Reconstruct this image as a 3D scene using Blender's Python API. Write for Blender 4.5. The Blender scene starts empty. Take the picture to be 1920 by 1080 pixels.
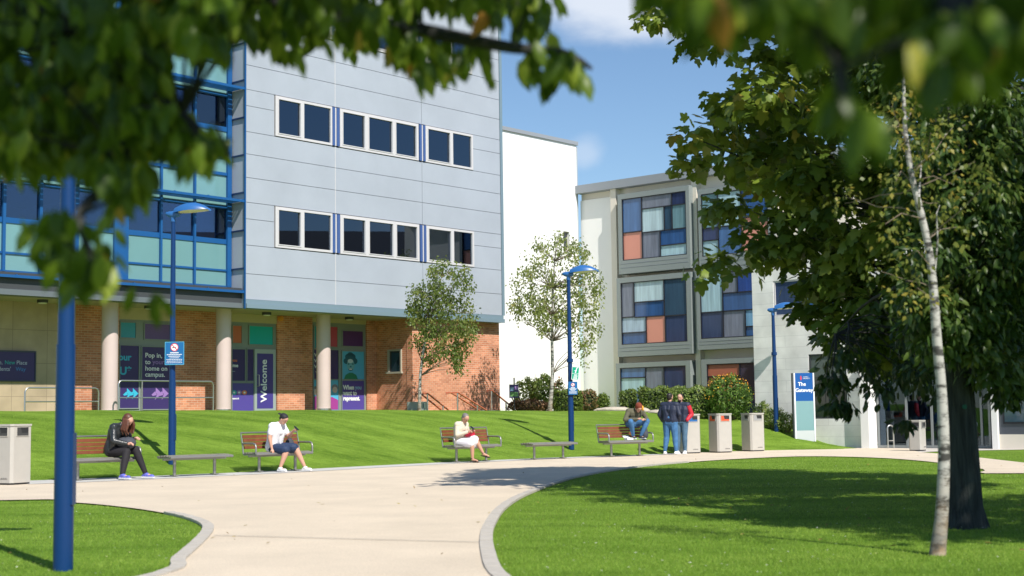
import bpy, bmesh, math, random
import numpy as np
from mathutils import Vector, Matrix
R = math.radians
random.seed(4)
rng = np.random.default_rng(7)
sc = bpy.context.scene
C = sc.collection

# ------------------------------------------------------------------ camera
EYE = 1.25
PITCH = math.atan(238 / 2700)
ROLL = R(.8)
FPX = 2700.0
cam_d = bpy.data.cameras.new("camera")
cam = bpy.data.objects.new("camera", cam_d)
C.objects.link(cam)
cf = Vector((0, math.cos(PITCH), math.sin(PITCH)))
_r = Vector((1, 0, 0)); _u = Vector((0, -math.sin(PITCH), math.cos(PITCH)))
cr = math.cos(ROLL) * _r - math.sin(ROLL) * _u
cu = math.sin(ROLL) * _r + math.cos(ROLL) * _u
CP = Vector((0, 0, EYE))
cam.matrix_world = Matrix(((cr.x, cu.x, -cf.x, CP.x), (cr.y, cu.y, -cf.y, CP.y), (cr.z, cu.z, -cf.z, CP.z), (0, 0, 0, 1)))
cam_d.sensor_width = 36
cam_d.lens = 36 * FPX / 1920
cam_d.clip_end = 3000
cam_d.clip_start = .05
cam_d.dof.use_dof = True
cam_d.dof.focus_distance = 47
cam_d.dof.aperture_fstop = 2.4
cam_d.dof.aperture_blades = 9
sc.camera = cam

# ------------------------------------------------------------------ sun + sky
SUN_EL, SHADOW = R(47), Vector((-.5, .866, 0)).normalized()
to_sun = Vector((-SHADOW.x * math.cos(SUN_EL), -SHADOW.y * math.cos(SUN_EL), math.sin(SUN_EL)))
sd = bpy.data.lights.new("sun", 'SUN'); sd.energy = 4.8; sd.angle = R(.5); sd.color = (1, .955, .88)
sun = bpy.data.objects.new("sun", sd); C.objects.link(sun)
sun.rotation_euler = to_sun.to_track_quat('Z', 'Y').to_euler()
w = bpy.data.worlds.new("World"); sc.world = w; w.use_nodes = True
nt = w.node_tree; bg = nt.nodes['Background']
sky = nt.nodes.new('ShaderNodeTexSky'); sky.sky_type = 'NISHITA'; sky.sun_disc = False
sky.sun_elevation = SUN_EL; sky.sun_rotation = math.atan2(to_sun.x, to_sun.y)
sky.air_density = 1.1; sky.dust_density = .0; sky.ozone_density = 5.5
bg.inputs[1].default_value = .095
tc = nt.nodes.new('ShaderNodeTexCoord')
mp = nt.nodes.new('ShaderNodeMapping'); mp.inputs['Scale'].default_value = (1, 1, 2.2)
nz = nt.nodes.new('ShaderNodeTexNoise'); nz.inputs['Scale'].default_value = 9; nz.inputs['Detail'].default_value = 7; nz.inputs['Roughness'].default_value = .55
nt.links.new(tc.outputs['Generated'], mp.inputs[0]); nt.links.new(mp.outputs[0], nz.inputs['Vector'])
nz2 = nt.nodes.new('ShaderNodeTexNoise'); nz2.inputs['Scale'].default_value = 2.3; nz2.inputs['Detail'].default_value = 8; nt.links.new(mp.outputs[0], nz2.inputs['Vector'])
rp = nt.nodes.new('ShaderNodeValToRGB'); rp.color_ramp.elements[0].position = .62; rp.color_ramp.elements[1].position = .8
nt.links.new(nz2.outputs['Fac'], rp.inputs[0])
prev = rp.outputs[0]
def cloud(v, size, zs_, amt):
    """one small cloud in the direction v"""
    global prev
    N = nt.nodes; m1 = N.new('ShaderNodeVectorMath'); m1.operation = 'SUBTRACT'; m1.inputs[1].default_value = v
    m2 = N.new('ShaderNodeVectorMath'); m2.operation = 'MULTIPLY'; m2.inputs[1].default_value = (1 / size, 1 / size, zs_ / size)
    m3 = N.new('ShaderNodeVectorMath'); m3.operation = 'LENGTH'
    ad = N.new('ShaderNodeMath'); ad.operation = 'MULTIPLY_ADD'; ad.inputs[1].default_value = -1.9
    mr = N.new('ShaderNodeMapRange'); mr.interpolation_type = 'SMOOTHSTEP'; mr.inputs[1].default_value = .35; mr.inputs[2].default_value = -.55; mr.inputs[3].default_value = 0; mr.inputs[4].default_value = amt
    mxx = N.new('ShaderNodeMath'); mxx.operation = 'MAXIMUM'
    nt.links.new(tc.outputs['Generated'], m1.inputs[0]); nt.links.new(m1.outputs[0], m2.inputs[0]); nt.links.new(m2.outputs[0], m3.inputs[0])
    nt.links.new(nz.outputs['Fac'], ad.inputs[0]); nt.links.new(m3.outputs['Value'], ad.inputs[2]); nt.links.new(ad.outputs[0], mr.inputs[0])
    nt.links.new(mr.outputs[0], mxx.inputs[0]); nt.links.new(prev, mxx.inputs[1]); prev = mxx.outputs[0]
def skydir(x, y): return (cf + (x - 960) / FPX * cr + (540 - y) / FPX * cu).normalized()
cloud(skydir(1170, -10), .075, 2.6, .75); cloud(skydir(1095, 288), .016, 1.4, .3); cloud(skydir(1290, 20), .05, 2.4, .5)
mx = nt.nodes.new('ShaderNodeMix'); mx.data_type = 'RGBA'; mx.inputs[7].default_value = (7.6, 7.9, 8.4, 1)
nt.links.new(prev, mx.inputs[0]); nt.links.new(sky.outputs[0], mx.inputs[6]); nt.links.new(mx.outputs[2], bg.inputs[0])
sc.view_settings.view_transform = 'Standard'; sc.view_settings.look = 'None'
sc.view_settings.exposure = .38; sc.view_settings.gamma = 1
sc.cycles.use_denoising = True
sc.cycles.max_bounces = 6; sc.cycles.transparent_max_bounces = 12
sc.cycles.sample_clamp_indirect = 4

# ------------------------------------------------------------------ photo measurements -> world
def ray(x, y): return cf + (x - 960) / FPX * cr + (540 - y) / FPX * cu
def gnd(x, y, z=0.):
    d = ray(x, y); t = (z - EYE) / d.z
    return Vector((d.x * t, d.y * t, z))
def deep(x, y, D):
    d = ray(x, y); t = D / d.y
    return CP + d * t
class Frame:
    """a building's own axes: x along the facade, y into the building"""
    def __init__(s, o, ang): s.o = Vector(o); s.a = ang; s.m = Matrix.Rotation(-ang, 3, 'Z')
    def L(s, px, py, y=0.):
        d = s.m @ ray(px, py); c = s.m @ (CP - s.o)
        t = (y - c.y) / d.y
        return c.x + d.x * t, c.z + d.z * t + 0.
    def X(s, px, y=0., py=600): return s.L(px, py, y)[0]
    def W(s, x, y, z): return s.o + s.m.transposed() @ Vector((x, y, z))

# ------------------------------------------------------------------ materials
MATS = {}
def mat(name, col, rough=.6, metal=0., var=0., vs=3., bump=0., bs=40., spec=.5, kind=None, **k):
    if name in MATS: return MATS[name]
    m = bpy.data.materials.new(name); m.use_nodes = True; MATS[name] = m
    n = m.node_tree; p = n.nodes['Principled BSDF']
    p.inputs['Roughness'].default_value = rough; p.inputs['Metallic'].default_value = metal
    p.inputs['Specular IOR Level'].default_value = spec
    c4 = tuple(col) + (1,)
    p.inputs['Base Color'].default_value = c4
    t = n.nodes.new('ShaderNodeTexCoord')
    if var:
        z = n.nodes.new('ShaderNodeTexNoise'); z.inputs['Scale'].default_value = vs; z.inputs['Detail'].default_value = 5
        z.inputs['Roughness'].default_value = .6
        n.links.new(t.outputs['Object'], z.inputs['Vector'])
        mr = n.nodes.new('ShaderNodeMapRange'); mr.inputs[1].default_value = .25; mr.inputs[2].default_value = .75
        mr.inputs[3].default_value = 1 - var; mr.inputs[4].default_value = 1 + var
        n.links.new(z.outputs['Fac'], mr.inputs[0])
        q = n.nodes.new('ShaderNodeMix'); q.data_type = 'RGBA'; q.blend_type = 'MULTIPLY'; q.inputs[0].default_value = 1
        q.inputs[6].default_value = c4; n.links.new(mr.outputs[0], q.inputs[7]); n.links.new(q.outputs[2], p.inputs['Base Color'])
    if bump:
        z = n.nodes.new('ShaderNodeTexNoise'); z.inputs['Scale'].default_value = bs; z.inputs['Detail'].default_value = 4
        n.links.new(t.outputs['Object'], z.inputs['Vector'])
        b = n.nodes.new('ShaderNodeBump'); b.inputs['Strength'].default_value = bump; b.inputs['Distance'].default_value = .02
        n.links.new(z.outputs['Fac'], b.inputs['Height']); n.links.new(b.outputs[0], p.inputs['Normal'])
    return m
def glass(name, tint=(.75, .85, .95), refl=1.):
    if name in MATS: return MATS[name]
    m = bpy.data.materials.new(name); m.use_nodes = True; MATS[name] = m
    n = m.node_tree; n.nodes.remove(n.nodes['Principled BSDF'])
    t = n.nodes.new('ShaderNodeBsdfTransparent'); t.inputs[0].default_value = tuple(tint) + (1,)
    g = n.nodes.new('ShaderNodeBsdfGlossy'); g.inputs['Roughness'].default_value = .01; g.inputs[0].default_value = (.6, .74, .95, 1)
    fr = n.nodes.new('ShaderNodeFresnel'); fr.inputs[0].default_value = 1.6
    mu = n.nodes.new('ShaderNodeMath'); mu.operation = 'MULTIPLY'; mu.inputs[1].default_value = refl; mu.use_clamp = True
    x = n.nodes.new('ShaderNodeMixShader')
    n.links.new(fr.outputs[0], mu.inputs[0]); n.links.new(mu.outputs[0], x.inputs[0])
    n.links.new(t.outputs[0], x.inputs[1]); n.links.new(g.outputs[0], x.inputs[2])
    n.links.new(x.outputs[0], n.nodes['Material Output'].inputs[0])
    return m
def brickmat(name, c1, c2, mortar, bw=.225, rh=.075, ms=.006, bump=.4, rough=.85, off=.5):
    m = mat(name, c1, rough); n = m.node_tree; p = n.nodes['Principled BSDF']
    t = n.nodes.new('ShaderNodeTexCoord'); s = n.nodes.new('ShaderNodeSeparateXYZ'); a = n.nodes.new('ShaderNodeMath')
    cb = n.nodes.new('ShaderNodeCombineXYZ'); b = n.nodes.new('ShaderNodeTexBrick')
    n.links.new(t.outputs['Object'], s.inputs[0]); n.links.new(s.outputs[0], a.inputs[0]); n.links.new(s.outputs[1], a.inputs[1])
    n.links.new(a.outputs[0], cb.inputs[0]); n.links.new(s.outputs[2], cb.inputs[1]); n.links.new(cb.outputs[0], b.inputs['Vector'])
    b.inputs['Color1'].default_value = tuple(c1) + (1,); b.inputs['Color2'].default_value = tuple(c2) + (1,); b.inputs['Mortar'].default_value = tuple(mortar) + (1,)
    b.inputs['Scale'].default_value = 1; b.inputs['Brick Width'].default_value = bw; b.inputs['Row Height'].default_value = rh
    b.inputs['Mortar Size'].default_value = ms; b.inputs['Mortar Smooth'].default_value = .1; b.offset = off
    z = n.nodes.new('ShaderNodeTexNoise'); z.inputs['Scale'].default_value = 1.3; z.inputs['Detail'].default_value = 6; n.links.new(t.outputs['Object'], z.inputs['Vector'])
    mr = n.nodes.new('ShaderNodeMapRange'); mr.inputs[1].default_value = .3; mr.inputs[2].default_value = .7; mr.inputs[3].default_value = .82; mr.inputs[4].default_value = 1.15
    q = n.nodes.new('ShaderNodeMix'); q.data_type = 'RGBA'; q.blend_type = 'MULTIPLY'; q.inputs[0].default_value = 1
    n.links.new(z.outputs['Fac'], mr.inputs[0]); n.links.new(b.outputs['Color'], q.inputs[6]); n.links.new(mr.outputs[0], q.inputs[7]); n.links.new(q.outputs[2], p.inputs['Base Color'])
    bp = n.nodes.new('ShaderNodeBump'); bp.inputs['Strength'].default_value = bump; bp.inputs['Distance'].default_value = .01; bp.invert = True
    n.links.new(b.outputs['Fac'], bp.inputs['Height']); n.links.new(bp.outputs[0], p.inputs['Normal'])
    return m
def leafmat(name, cols, trans=.35, rough=.45):
    if name in MATS: return MATS[name]
    m = bpy.data.materials.new(name); m.use_nodes = True; MATS[name] = m
    n = m.node_tree; p = n.nodes['Principled BSDF']; p.inputs['Roughness'].default_value = rough
    p.inputs['Specular IOR Level'].default_value = .35
    at = n.nodes.new('ShaderNodeAttribute'); at.attribute_name = 'rnd'
    rp = n.nodes.new('ShaderNodeValToRGB'); e = rp.color_ramp.elements
    while len(e) < len(cols): e.new(.5)
    for i, (pos, c) in enumerate(cols): e[i].position = pos; e[i].color = tuple(c) + (1,)
    n.links.new(at.outputs['Fac'], rp.inputs[0]); n.links.new(rp.outputs[0], p.inputs['Base Color'])
    if trans:
        tr = n.nodes.new('ShaderNodeBsdfTranslucent'); x = n.nodes.new('ShaderNodeMixShader'); x.inputs[0].default_value = trans
        hs = n.nodes.new('ShaderNodeHueSaturation'); hs.inputs['Value'].default_value = 1.7; hs.inputs['Hue'].default_value = .485
        n.links.new(rp.outputs[0], hs.inputs['Color']); n.links.new(hs.outputs[0], tr.inputs[0])
        n.links.new(p.outputs[0], x.inputs[1]); n.links.new(tr.outputs[0], x.inputs[2]); n.links.new(x.outputs[0], n.nodes['Material Output'].inputs[0])
    return m

# ------------------------------------------------------------------ mesh helpers
class MB:
    def __init__(s): s.v = []; s.f = []; s.i = []; s.m = []
    def _mi(s, m):
        if m not in s.m: s.m.append(m)
        return s.m.index(m)
    def add(s, vs, fs, m):
        k = len(s.v); s.v += [tuple(v) for v in vs]; mi = s._mi(m)
        for f in fs: s.f.append([k + a for a in f]); s.i.append(mi)
        return s
    def box(s, x0, x1, y0, y1, z0, z1, m):
        if x0 > x1: x0, x1 = x1, x0
        if y0 > y1: y0, y1 = y1, y0
        if z0 > z1: z0, z1 = z1, z0
        return s.add([(x0, y0, z0), (x1, y0, z0), (x1, y1, z0), (x0, y1, z0), (x0, y0, z1), (x1, y0, z1), (x1, y1, z1), (x0, y1, z1)],
                     [(3, 2, 1, 0), (4, 5, 6, 7), (0, 1, 5, 4), (1, 2, 6, 5), (2, 3, 7, 6), (3, 0, 4, 7)], m)
    def room(s, x0, x1, y0, y1, z0, z1, m, fl=None):
        v = [(x0, y0, z0), (x1, y0, z0), (x1, y1, z0), (x0, y1, z0), (x0, y0, z1), (x1, y0, z1), (x1, y1, z1), (x0, y1, z1)]
        s.add(v, [(7, 6, 5, 4), (5, 6, 2, 1), (6, 7, 3, 2), (4, 0, 3, 7)], m)
        return s.add(v, [(0, 1, 2, 3)], fl or m)
    def tube(s, path, r, m, n=8, cap=True):
        P = [Vector(p) for p in path]; rs = r if isinstance(r, (list, tuple)) else [r] * len(P)
        vs = []; up = Vector((.13, .27, 1)).normalized()
        prev = None
        for i, p in enumerate(P):
            d = (P[min(i + 1, len(P) - 1)] - P[max(i - 1, 0)])
            d = d.normalized() if d.length > 1e-9 else Vector((0, 0, 1))
            if prev is None:
                a = d.cross(up); a = a if a.length > .1 else d.cross(Vector((1, 0, 0)))
            else: a = prev - d * prev.dot(d)
            a.normalize(); prev = a; b = d.cross(a)
            for k in range(n):
                t = 2 * math.pi * k / n
                vs.append(p + (a * math.cos(t) + b * math.sin(t)) * rs[i])
        fs = []
        for i in range(len(P) - 1):
            for k in range(n): fs.append((i * n + k, i * n + (k + 1) % n, (i + 1) * n + (k + 1) % n, (i + 1) * n + k))
        if cap: fs.append(tuple(range(n - 1, -1, -1))); fs.append(tuple((len(P) - 1) * n + k for k in range(n)))
        return s.add(vs, fs, m)
    def ball(s, c, r, m, n=12, k=8, rot=None):
        r = (r, r, r) if not isinstance(r, (tuple, list)) else r
        vs = []; c = Vector(c)
        for i in range(k + 1):
            ph = math.pi * i / k
            for j in range(n):
                th = 2 * math.pi * j / n
                q = Vector((r[0] * math.sin(ph) * math.cos(th), r[1] * math.sin(ph) * math.sin(th), r[2] * math.cos(ph)))
                if rot: q = rot @ q
                vs.append(c + q)
        fs = [(i * n + j, (i + 1) * n + j, (i + 1) * n + (j + 1) % n, i * n + (j + 1) % n) for i in range(k) for j in range(n)]
        return s.add(vs, fs, m)
    def poly(s, pts, m): return s.add(pts, [tuple(range(len(pts)))], m)
    def prism(s, pts, z0, z1, m):
        n = len(pts)
        return s.add([(p[0], p[1], z0) for p in pts] + [(p[0], p[1], z1) for p in pts],
                     [tuple(range(n - 1, -1, -1)), tuple(range(n, 2 * n))] + [(i, (i + 1) % n, n + (i + 1) % n, n + i) for i in range(n)], m)
    def build(s, name, parent=None, smooth=False, bevel=0, **props):
        me = bpy.data.meshes.new(name); me.from_pydata(s.v, [], s.f)
        for m in s.m: me.materials.append(m)
        me.polygons.foreach_set('material_index', s.i)
        if smooth: me.polygons.foreach_set('use_smooth', [True] * len(me.polygons))
        if bevel or smooth:
            b = bmesh.new(); b.from_mesh(me)
            if bevel:
                bmesh.ops.remove_doubles(b, verts=b.verts, dist=1e-5)
                es = [e for e in b.edges if len(e.link_faces) == 2 and e.calc_face_angle(0) > .6]
                bmesh.ops.bevel(b, geom=es, offset=bevel, segments=2, affect='EDGES', clamp_overlap=True)
            else: bmesh.ops.remove_doubles(b, verts=b.verts, dist=1e-6)
            bmesh.ops.recalc_face_normals(b, faces=b.faces)
            b.to_mesh(me); b.free()
            if smooth and hasattr(me, 'set_sharp_from_angle'): me.set_sharp_from_angle(angle=R(45))
        me.update()
        o = bpy.data.objects.new(name, me); C.objects.link(o)
        if parent: o.parent = parent
        return tag(o, **props)
def tag(o, label=None, cat=None, group=None, kind=None):
    if label: o['label'] = label
    if cat: o['category'] = cat
    if group: o['group'] = group
    if kind: o['kind'] = kind
    return o
def thing(name, label, cat, loc=(0, 0, 0), rz=0, group=None):
    o = bpy.data.objects.new(name, None); C.objects.link(o); o.empty_display_size = .2
    o.location = loc; o.rotation_euler = (0, 0, rz)
    return tag(o, label, cat, group)
def dup(root, loc, rz, label, group=None):
    r = root.copy(); C.objects.link(r); r.location = loc; r.rotation_euler = (0, 0, rz); r['label'] = label
    if group: r['group'] = group
    for ch in root.children:
        c = ch.copy(); C.objects.link(c); c.parent = r
        for g in ch.children:
            d = g.copy(); C.objects.link(d); d.parent = c
    return r
def text(s, size, name, parent, x, y, z, m, rot=0., align='LEFT', bold=0., sx=1.):
    """flat lettering facing local -y, baseline origin x, z"""
    cu_ = bpy.data.curves.new('t', 'FONT'); cu_.body = s; cu_.size = size; cu_.align_x = align; cu_.offset = bold; cu_.space_line = .85
    cu_.resolution_u = 3
    o = bpy.data.objects.new('t', cu_); C.objects.link(o)
    dg = bpy.context.evaluated_depsgraph_get()
    me = bpy.data.meshes.new_from_object(o.evaluated_get(dg)); bpy.data.objects.remove(o); bpy.data.curves.remove(cu_)
    c, q = math.cos(rot), math.sin(rot)
    for v in me.vertices:
        a, b = v.co.x * sx, v.co.y
        v.co = (x + a * c - b * q, y, z + a * q + b * c)
    me.materials.clear(); me.materials.append(m); me.name = name
    for p in me.polygons: p.material_index = 0
    o = bpy.data.objects.new(name, me); C.objects.link(o); o.parent = parent
    return o

def scatter(name, pts, tip, nor, size, shape, m, parent=None, rnd=None, **props):
    """many leaves in one mesh. shape: (verts (u along, v across, w up), tris)"""
    pts = np.asarray(pts, float); N = len(pts); tip = np.asarray(tip, float); nor = np.asarray(nor, float)
    tip = tip / (np.linalg.norm(tip, axis=1, keepdims=True) + 1e-9)
    side = np.cross(nor, tip); side /= (np.linalg.norm(side, axis=1, keepdims=True) + 1e-9)
    nor = np.cross(tip, side)
    sv = np.array(shape[0], float); st = np.array(shape[1], int); k = len(sv)
    size = np.asarray(size, float).reshape(-1, 1, 1)
    V = pts[:, None, :] + size * (sv[None, :, 0:1] * tip[:, None, :] + sv[None, :, 1:2] * side[:, None, :] + sv[None, :, 2:3] * nor[:, None, :])
    T = (st[None, :, :] + (np.arange(N) * k)[:, None, None]).reshape(-1, 3)
    me = bpy.data.meshes.new(name); me.vertices.add(N * k); me.vertices.foreach_set('co', V.reshape(-1))
    me.loops.add(T.size); me.loops.foreach_set('vertex_index', T.reshape(-1).astype(np.int32))
    me.polygons.add(len(T)); me.polygons.foreach_set('loop_start', np.arange(len(T), dtype=np.int32) * 3)
    me.update(calc_edges=True)
    a = me.attributes.new('rnd', 'FLOAT', 'POINT')
    rr = rng.random(N) if rnd is None else rnd
    a.data.foreach_set('value', np.repeat(rr, k).astype(np.float32))
    me.materials.append(m)
    o = bpy.data.objects.new(name, me); C.objects.link(o)
    if parent: o.parent = parent
    return tag(o, **props)
LEAF = ([(0, 0, 0), (.3, .2, -.04), (.3, -.2, -.04), (.65, .19, -.1), (.65, -.19, -.1), (1, 0, -.22), (.32, 0, .03), (.65, 0, -.02)],
        [(0, 6, 1), (0, 2, 6), (1, 6, 7), (1, 7, 3), (6, 2, 4), (6, 4, 7), (3, 7, 5), (7, 4, 5)])
SLIM = ([(0, 0, 0), (.4, .14, -.03), (.4, -.14, -.03), (1, 0, -.15)], [(0, 2, 1), (1, 2, 3)])
BIRCH = ([(0, 0, 0), (.35, .36, .02), (.35, -.36, .02), (1, 0, -.08)], [(0, 2, 1), (1, 2, 3)])
def _maple():
    o = [(-.02, .06), (-.04, .36), (.12, .46), (.24, .34), (.42, .52), (.6, .46), (.6, .24), (.84, .16), (1, 0), (.84, -.16), (.6, -.24), (.6, -.46), (.42, -.52), (.24, -.34), (.12, -.46), (-.04, -.36), (-.02, -.06)]
    v = [(.28, 0, .05)] + [(a, b, -.12 * (a * a + b * b)) for a, b in o]
    n = len(o)
    return v, [(0, i + 2 if i < n - 1 else 1, i + 1) for i in range(n)]
MAPLE = _maple()
def rdir(n, z=0.):
    d = rng.normal(size=(n, 3)); d /= np.linalg.norm(d, axis=1, keepdims=True); d[:, 2] += z
    return d

# ------------------------------------------------------------------ ground
edge_px = [(0, 905), (150, 900), (320, 893), (487, 886), (680, 876), (865, 867), (1030, 860), (1180, 855), (1300, 850), (1440, 845.5), (1580, 843)]
EDGE = [gnd(*p) for p in edge_px]
EX = np.array([p.x for p in EDGE]); EY = np.array([p.y for p in EDGE])
def Ye(X):
    X = np.asarray(X, float)
    y = np.interp(X, EX, EY)
    y = np.where(X < EX[0], EY[0] + (X - EX[0]) * .6, y)
    return np.where(X > EX[-1], EY[-1], y)
def sstep(t): t = np.clip(t, 0, 1); return t * t * (3 - 2 * t)
def terr(X, Y):
    X = np.asarray(X, float); Y = np.asarray(Y, float)
    d = (Y - Ye(X)) * .76
    Ht = np.interp(X, [-30, -12, -9, -4, 2, 4, 7, 8.2, 9.3, 10.4, 11.5], [1.56, 1.54, 1.5, 1.46, 1.36, 1.33, 1.2, 1.12, .85, .3, 0])
    wd = np.interp(X, [-12, 2, 6, 9], [8, 8, 6.2, 3.6])
    t = np.clip(d / wd, 0, 1)
    pr = np.sin(t * math.pi / 2) ** 1.15
    return np.where(d > 0, Ht * pr, 0.) + np.where(d > .3, .012 * np.sin(X * 1.7 + Y) * np.clip(d, 0, 1), 0)

def grassmat():
    m = mat('lawn_grass', (.08, .16, .02), .9, spec=.12)
    n = m.node_tree; p = n.nodes['Principled BSDF']
    t = n.nodes.new('ShaderNodeTexCoord')
    def noise(s, d, sc3=(1, 1, 1)):
        q = n.nodes.new('ShaderNodeMapping'); q.inputs['Scale'].default_value = sc3
        z = n.nodes.new('ShaderNodeTexNoise'); z.inputs['Scale'].default_value = s; z.inputs['Detail'].default_value = d
        n.links.new(t.outputs['Object'], q.inputs[0]); n.links.new(q.outputs[0], z.inputs['Vector']); return z
    a = noise(.9, 5, (.45, 1.6, 1)); b = noise(7, 6, (.45, 2.4, 1)); c = noise(90, 3)
    r = n.nodes.new('ShaderNodeValToRGB'); e = r.color_ramp.elements
    e[0].position = .36; e[0].color = (.095, .18, .014, 1); e[1].position = .64; e[1].color = (.23, .36, .045, 1)
    s = n.nodes.new('ShaderNodeMath'); s.operation = 'MULTIPLY_ADD'; s.inputs[1].default_value = .55
    s2 = n.nodes.new('ShaderNodeMath'); s2.operation = 'MULTIPLY'; s2.inputs[1].default_value = .45
    n.links.new(a.outputs['Fac'], s.inputs[0]); n.links.new(b.outputs['Fac'], s2.inputs[0]); n.links.new(s2.outputs[0], s.inputs[2]); n.links.new(s.outputs[0], r.inputs[0])
    mr = n.nodes.new('ShaderNodeMapRange'); mr.inputs[1].default_value = .3; mr.inputs[2].default_value = .7; mr.inputs[3].default_value = .6; mr.inputs[4].default_value = 1.3
    q = n.nodes.new('ShaderNodeMix'); q.data_type = 'RGBA'; q.blend_type = 'MULTIPLY'; q.inputs[0].default_value = 1
    n.links.new(c.outputs['Fac'], mr.inputs[0]); n.links.new(r.outputs[0], q.inputs[6]); n.links.new(mr.outputs[0], q.inputs[7]); n.links.new(q.outputs[2], p.inputs['Base Color'])
    bp = n.nodes.new('ShaderNodeBump'); bp.inputs['Strength'].default_value = .7; bp.inputs['Distance'].default_value = .05
    n.links.new(c.outputs['Fac'], bp.inputs['Height']); n.links.new(bp.outputs[0], p.inputs['Normal'])
    return m
GR = grassmat()
xs = np.concatenate([np.linspace(-400, -42, 12), np.arange(-40, 40, .4), np.linspace(42, 400, 12)])
ys = np.concatenate([np.linspace(-200, -4, 6), np.arange(-2, 66, .4), np.linspace(70, 900, 14)])
GX, GY = np.meshgrid(xs, ys)
GZ = terr(GX, GY); GZ = np.where(GX < -40, terr(np.full_like(GX, -30), GY), GZ)
me = bpy.data.meshes.new('lawn')
nx, ny = len(xs), len(ys)
vv = np.stack([GX, GY, GZ], -1).reshape(-1, 3)
ii = np.arange(nx * ny).reshape(ny, nx)
ff = np.stack([ii[:-1, :-1], ii[:-1, 1:], ii[1:, 1:], ii[1:, :-1]], -1).reshape(-1, 4)
me.from_pydata(vv.tolist(), [], ff.tolist()); me.materials.append(GR); me.polygons.foreach_set('use_smooth', [True] * len(me.polygons))
o = bpy.data.objects.new('lawn', me); C.objects.link(o); tag(o, 'mown grass ground with sloping bank below the buildings', kind='structure')

isl_r_px = [(948, 1080), (929, 1041), (924, 1010), (930, 984), (953, 952), (1000, 925), (1081, 897), (1191, 878), (1329, 865), (1495, 857), (1633, 859), (1743, 867), (1843, 881), (1920, 889)]
isl_l_px = [(0, 940), (133, 944), (240, 954), (325, 968), (372, 984), (378, 999), (354, 1025), (321, 1053), (290, 1080)]
def smoothline(P, n=4):
    out = []
    for i in range(len(P) - 1):
        a, b, c, d = P[max(i - 1, 0)], P[i], P[i + 1], P[min(i + 2, len(P) - 1)]
        for k in range(n):
            t = k / n
            out.append(.5 * ((2 * b) + (c - a) * t + (2 * a - 5 * b + 4 * c - d) * t * t + (3 * b - a - 3 * c + d) * t ** 3))
    return out + [P[-1]]
IR = smoothline([Vector((1.1, 6.0, 0)), Vector((.55, 8.2, 0)), Vector((.2, 9.8, 0))] + [gnd(*p) for p in isl_r_px] + [Vector((19, 29.8, 0)), Vector((26, 24.5, 0))])
IL = smoothline([Vector((-26, 17.0, 0)), Vector((-15, 20.0, 0))] + [gnd(*p) for p in isl_l_px] + [Vector((-3.6, 9.4, 0)), Vector((-4.3, 7.4, 0)), Vector((-5.2, 6, 0))])
# right branch of the path beyond the island
RB = [gnd(1722, 848.5), gnd(1800, 855), gnd(1920, 869), Vector((20, 33.2, 0)), Vector((27, 28, 0))]
far = [Vector((-30, EDGE[0].y + (-30 - EDGE[0].x) * .6, 0))] + smoothline(EDGE, 2)
path = far + [gnd(1600, 840.5), gnd(1700, 842)] + RB + IR[::-1] + [Vector((-5.2, 6, 0))] + IL[::-1] + [Vector((-30, 15.5, 0))]
def pathmat():
    m = mat('resin_gravel', (.62, .52, .395), .85, var=.1, vs=.7, bump=.25, bs=220)
    n = m.node_tree; p = n.nodes['Principled BSDF']; src = p.inputs['Base Color'].links[0].from_socket
    t = n.nodes.new('ShaderNodeTexCoord'); z = n.nodes.new('ShaderNodeTexNoise'); z.inputs['Scale'].default_value = 60; z.inputs['Detail'].default_value = 3
    n.links.new(t.outputs['Object'], z.inputs['Vector'])
    mr = n.nodes.new('ShaderNodeMapRange'); mr.inputs[1].default_value = .3; mr.inputs[2].default_value = .7; mr.inputs[3].default_value = .85; mr.inputs[4].default_value = 1.12
    q = n.nodes.new('ShaderNodeMix'); q.data_type = 'RGBA'; q.blend_type = 'MULTIPLY'; q.inputs[0].default_value = 1
    n.links.new(z.outputs['Fac'], mr.inputs[0]); n.links.new(src, q.inputs[6]); n.links.new(mr.outputs[0], q.inputs[7]); n.links.new(q.outputs[2], p.inputs['Base Color'])
    return m
PM = pathmat()
b = MB(); b.poly([(p.x, p.y, .02) for p in path], PM)
o = b.build('path'); tag(o, 'pale buff gravel footpath curving between lawns', kind='structure')
bm = bmesh.new(); bm.from_mesh(o.data); bmesh.ops.triangulate(bm, faces=bm.faces); bm.to_mesh(o.data); bm.free()
PAVE = mat('concrete_setts', (.46, .42, .365), .8, var=.12, vs=9, bump=.3, bs=60)
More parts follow.
